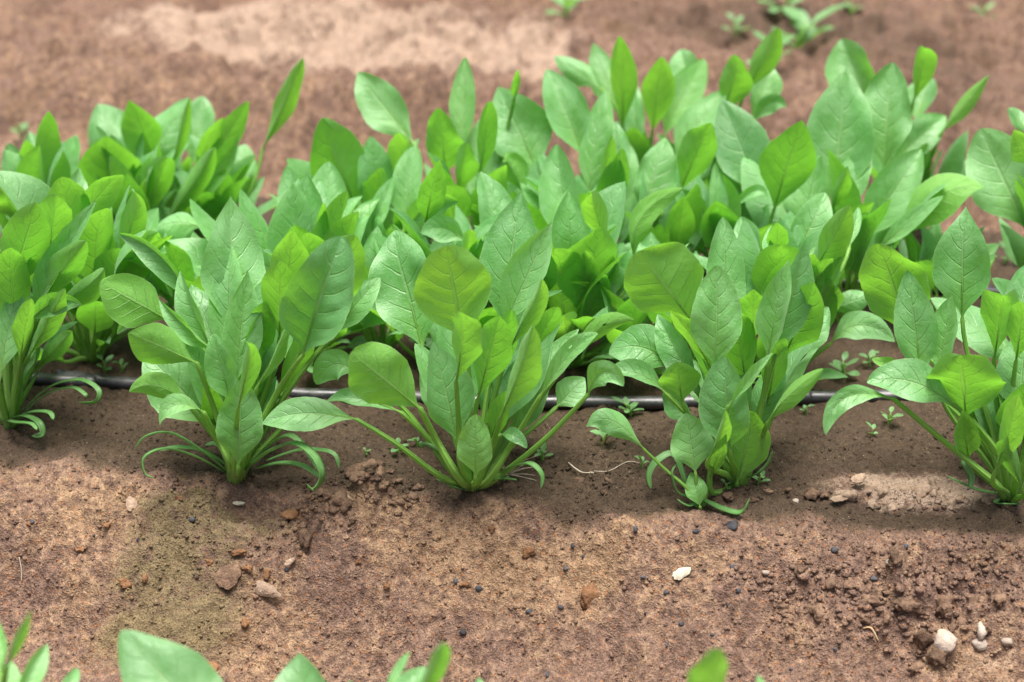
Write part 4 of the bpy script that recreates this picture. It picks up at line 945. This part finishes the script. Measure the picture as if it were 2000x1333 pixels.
# loose crumbs too small and many to count
def crumb_stuff():
    protos = [lump(1.0, 900+i, .8, .5, 1) for i in range(8)]
    r = np.random.RandomState(4); N = 18000
    X = r.uniform(-0.50, 0.50, N*3); Y = r.uniform(-0.15, 0.15, N*3)
    M = masks_for(X, Y); dens = 0.22+0.9*M['crumb']+0.25*np.clip(fbm(X, Y, .05, 2, 77)+.2, 0, 1)
    dens *= np.where(Y > 0.0, 0.6, 1.0)
    k = r.uniform(0, 1, N*3) < dens; X = X[k][:N]; Y = Y[k][:N]
    M = masks_for(X, Y); Z = h0(X, Y)+relief(X, Y, M)
    S = 0.0006+0.0026*r.uniform(0, 1, len(X))**3.4*(0.55+0.8*M['crumb'])
    nV = len(protos[0][0]); V = np.zeros((len(X), nV, 3)); Fq = np.array(protos[0][1])
    an = r.uniform(0, 6.28, len(X))
    for i in range(len(X)):
        P = protos[i % 8][0]*S[i]; c, s_ = math.cos(an[i]), math.sin(an[i])
        V[i, :, 0] = X[i]+P[:, 0]*c-P[:, 1]*s_; V[i, :, 1] = Y[i]+P[:, 0]*s_+P[:, 1]*c-S[i]*.1; V[i, :, 2] = Z[i]+P[:, 2]+S[i]*.1
    FF = (Fq[None]+(np.arange(len(X))*nV)[:, None, None]).reshape(-1, 3)
    me = bpy.data.meshes.new('soil_crumbs'); me.vertices.add(V.size//3); me.vertices.foreach_set('co', V.ravel().astype(np.float32))
    me.loops.add(FF.size); me.loops.foreach_set('vertex_index', FF.ravel().astype(np.int32))
    me.polygons.add(len(FF)); me.polygons.foreach_set('loop_start', np.arange(0, FF.size, 3, dtype=np.int32))
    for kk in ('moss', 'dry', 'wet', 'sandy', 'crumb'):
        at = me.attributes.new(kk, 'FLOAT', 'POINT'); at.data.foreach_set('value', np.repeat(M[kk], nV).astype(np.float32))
    me.update(calc_edges=True); me.materials.append(M_SOIL)
    o = bpy.data.objects.new('soil_crumbs', me); COL.objects.link(o)
    tag(o, 'fine loose soil crumbs scattered over the slope and bed edge', 'soil crumbs', kind='stuff')
crumb_stuff()

# ------------------------------------------------------------------ weeds and litter
def weed(px, py, size, n, label, seed, red=False, up=.5):
    g = gp(px, py); z = ground_z(g[0], g[1]); g[2] = z; r = random.Random(seed); sz = size*0.85*depth(g)/F
    root = empty('weed_seedling', g); tag(root, label, 'weed', 'weed seedlings on the soil')
    top = g+np.array([r.uniform(-.2, .2)*sz, 0, sz*up])
    v, f, uv = tube(bez([g-np.array([0, 0, .002]), (g+top)/2+np.array([r.uniform(-.1, .1)*sz, 0, 0]), top], np.linspace(0, 1, 7)), np.linspace(.0011, .0007, 7)*max(1, size/45), 6)
    mesh_obj('stem', v, f, M_WSTEM if red else M_STALK, root, uv, origin=g)
    for i in range(n):
        a_ = 6.283*(i+r.uniform(-.2, .2))/n+seed; el = r.uniform(.1, .7); lv = 0.35+0.65*(i % 3)/2
        d = np.array([math.cos(a_)*math.cos(el), math.sin(a_)*math.cos(el), math.sin(el)])
        J = g+(top-g)*lv+d*sz*.08; T = J+d*sz*r.uniform(.34, .55)
        make_leaf(root, g+(top-g)*lv, J, T, np.array([0, 0, 1.0])-d*.3, sz*r.uniform(.2, .3), fold=.15, bow=.06, a=1.05, res=(10, 7), r0=.0006*max(1, size/45), quilt=.3, seed=seed*31+i, mat=M_WEED)
    return root
weed(1232,815,70,7,'weed seedling in front of the near pipe, left of the small young spinach',1,up=.35)
weed(1175,870,70,5,'red-stemmed weed seedling on the bare soil left of the small young spinach',2,True)
weed(1650,740,75,7,'weed seedling behind the near pipe under the long lying leaf',3)
weed(1700,720,55,5,'smaller weed seedling behind the near pipe, left of the right edge clump',4)
weed(1735,830,55,5,'pale weed seedling on bare soil left of the right edge clump',5)
weed(1700,850,40,4,'tiny red-stemmed weed left of the pale seedling by the right clump',6,True)
weed(780,885,55,5,'weed seedling left of the base of the centre spinach',7)
weed(815,870,40,4,'tiny weed sprout beside the lying stalk of the centre spinach',8)
weed(1060,905,55,5,'weed seedling right of the base of the centre spinach',9)
weed(985,950,36,4,'tiny weed by the dry root tuft',10)
weed(715,895,26,3,'tiny sprout on the damp soil between second and third front clumps',11)
weed(205,725,55,4,'weed seedling behind the near pipe between the two leftmost front clumps',12)
weed(240,728,45,4,'weed sprout next to the left pipe, right of another seedling',13)
weed(1255,925,40,4,'weed sprout at the left foot of the small young spinach',14,up=.7)
weed(1480,950,45,5,'weed sprout at the foot of the taller clump right of centre',15)
weed(1575,805,36,4,'tiny weed just in front of the near pipe right of centre',16)
weed(1760,770,50,5,'weed sprout under the lying leaf of the right edge clump',17)
weed(1420,965,30,4,'tiny weed between the small young spinach and the clump behind it',18)
weed(1600,600,60,5,'weed seedling in the shade between the second and third rows at right',19)
weed(1960,520,70,6,'weed seedling in the gap at the right below the round pale leaf',20)
weed(1905,480,50,4,'weed sprout left of the round pale leaf at right',21)
weed(1545,110,170,9,'pale weed with round leaves on the far bed, top right',22)
weed(1520,60,120,7,'leafy weed at the top edge on the far bed, right of centre',23,True)
weed(1500,165,120,8,'red-stemmed weed just behind the back row on the far bed',24,True)
weed(1435,90,70,5,'small weed left of the pale weeds on the far bed',25)
weed(1660,40,60,5,'small weed near the top edge right of the pale weeds',26)
weed(1920,20,60,5,'tiny weed at the top right corner of the photo',27)
weed(45,275,60,4,'small weed on the far slope at the left edge',28)
weed(1105,52,130,5,'bright green sprout cut by the top edge on the far bed',29,up=.3)

def thread(px, label, mat, name, cat, r=.0007, lift=.003):
    P = [gp(x, y)+np.array([0, 0, 0]) for x, y in px]
    for p in P: p[2] = ground_z(p[0], p[1])+lift
    o = P[0].copy(); v, f, uv = tube(catmull(np.array(P), np.linspace(0, 1, 10)), [r]*9+[r*.4], 6)
    return tag(mesh_obj(name, v, f, mat, None, uv), label, cat)
thread([(1685,1243),(1700,1250),(1716,1258)], 'short reddish straw on the slope at the lower right', M_STRAW, 'straw_piece', 'straw')
thread([(1160,918),(1190,922),(1225,915),(1250,918)], 'pale dry rootlet lying on the bed left of the small young spinach', M_ROOT, 'dry_rootlet', 'rootlet', r=.0004, lift=.0015)
thread([(40,1108),(43,1122),(42,1135)], 'tiny pale straw on the slope near the left edge', M_ROOT, 'straw_piece', 'straw', r=.0005)
thread([(1110,912),(1135,925),(1160,930)], 'thin dry rootlet right of the centre spinach', M_ROOT, 'dry_rootlet', 'rootlet', r=.0005)
def tuft():
    g = gp(995, 945); g[2] = ground_z(g[0], g[1]); root = empty('dry_root_tuft', g)
    tag(root, 'tuft of dry whitish roots beside the base of the centre spinach', 'roots'); r = random.Random(3)
    for i in range(16):
        a_ = r.uniform(0, 6.28); L_ = r.uniform(.012, .026)
        e = g+np.array([math.cos(a_)*L_, math.sin(a_)*L_*.6, r.uniform(.002, .02)]); m_ = (g+e)/2+np.array([r.uniform(-.004, .004), 0, r.uniform(.002, .008)])
        v, f, uv = tube(bez([g+np.array([0, 0, .004]), m_, e], np.linspace(0, 1, 7)), np.linspace(.00045, .0002, 7), 5)
        mesh_obj('root', v, f, M_ROOT, root, uv, origin=g)
tuft()
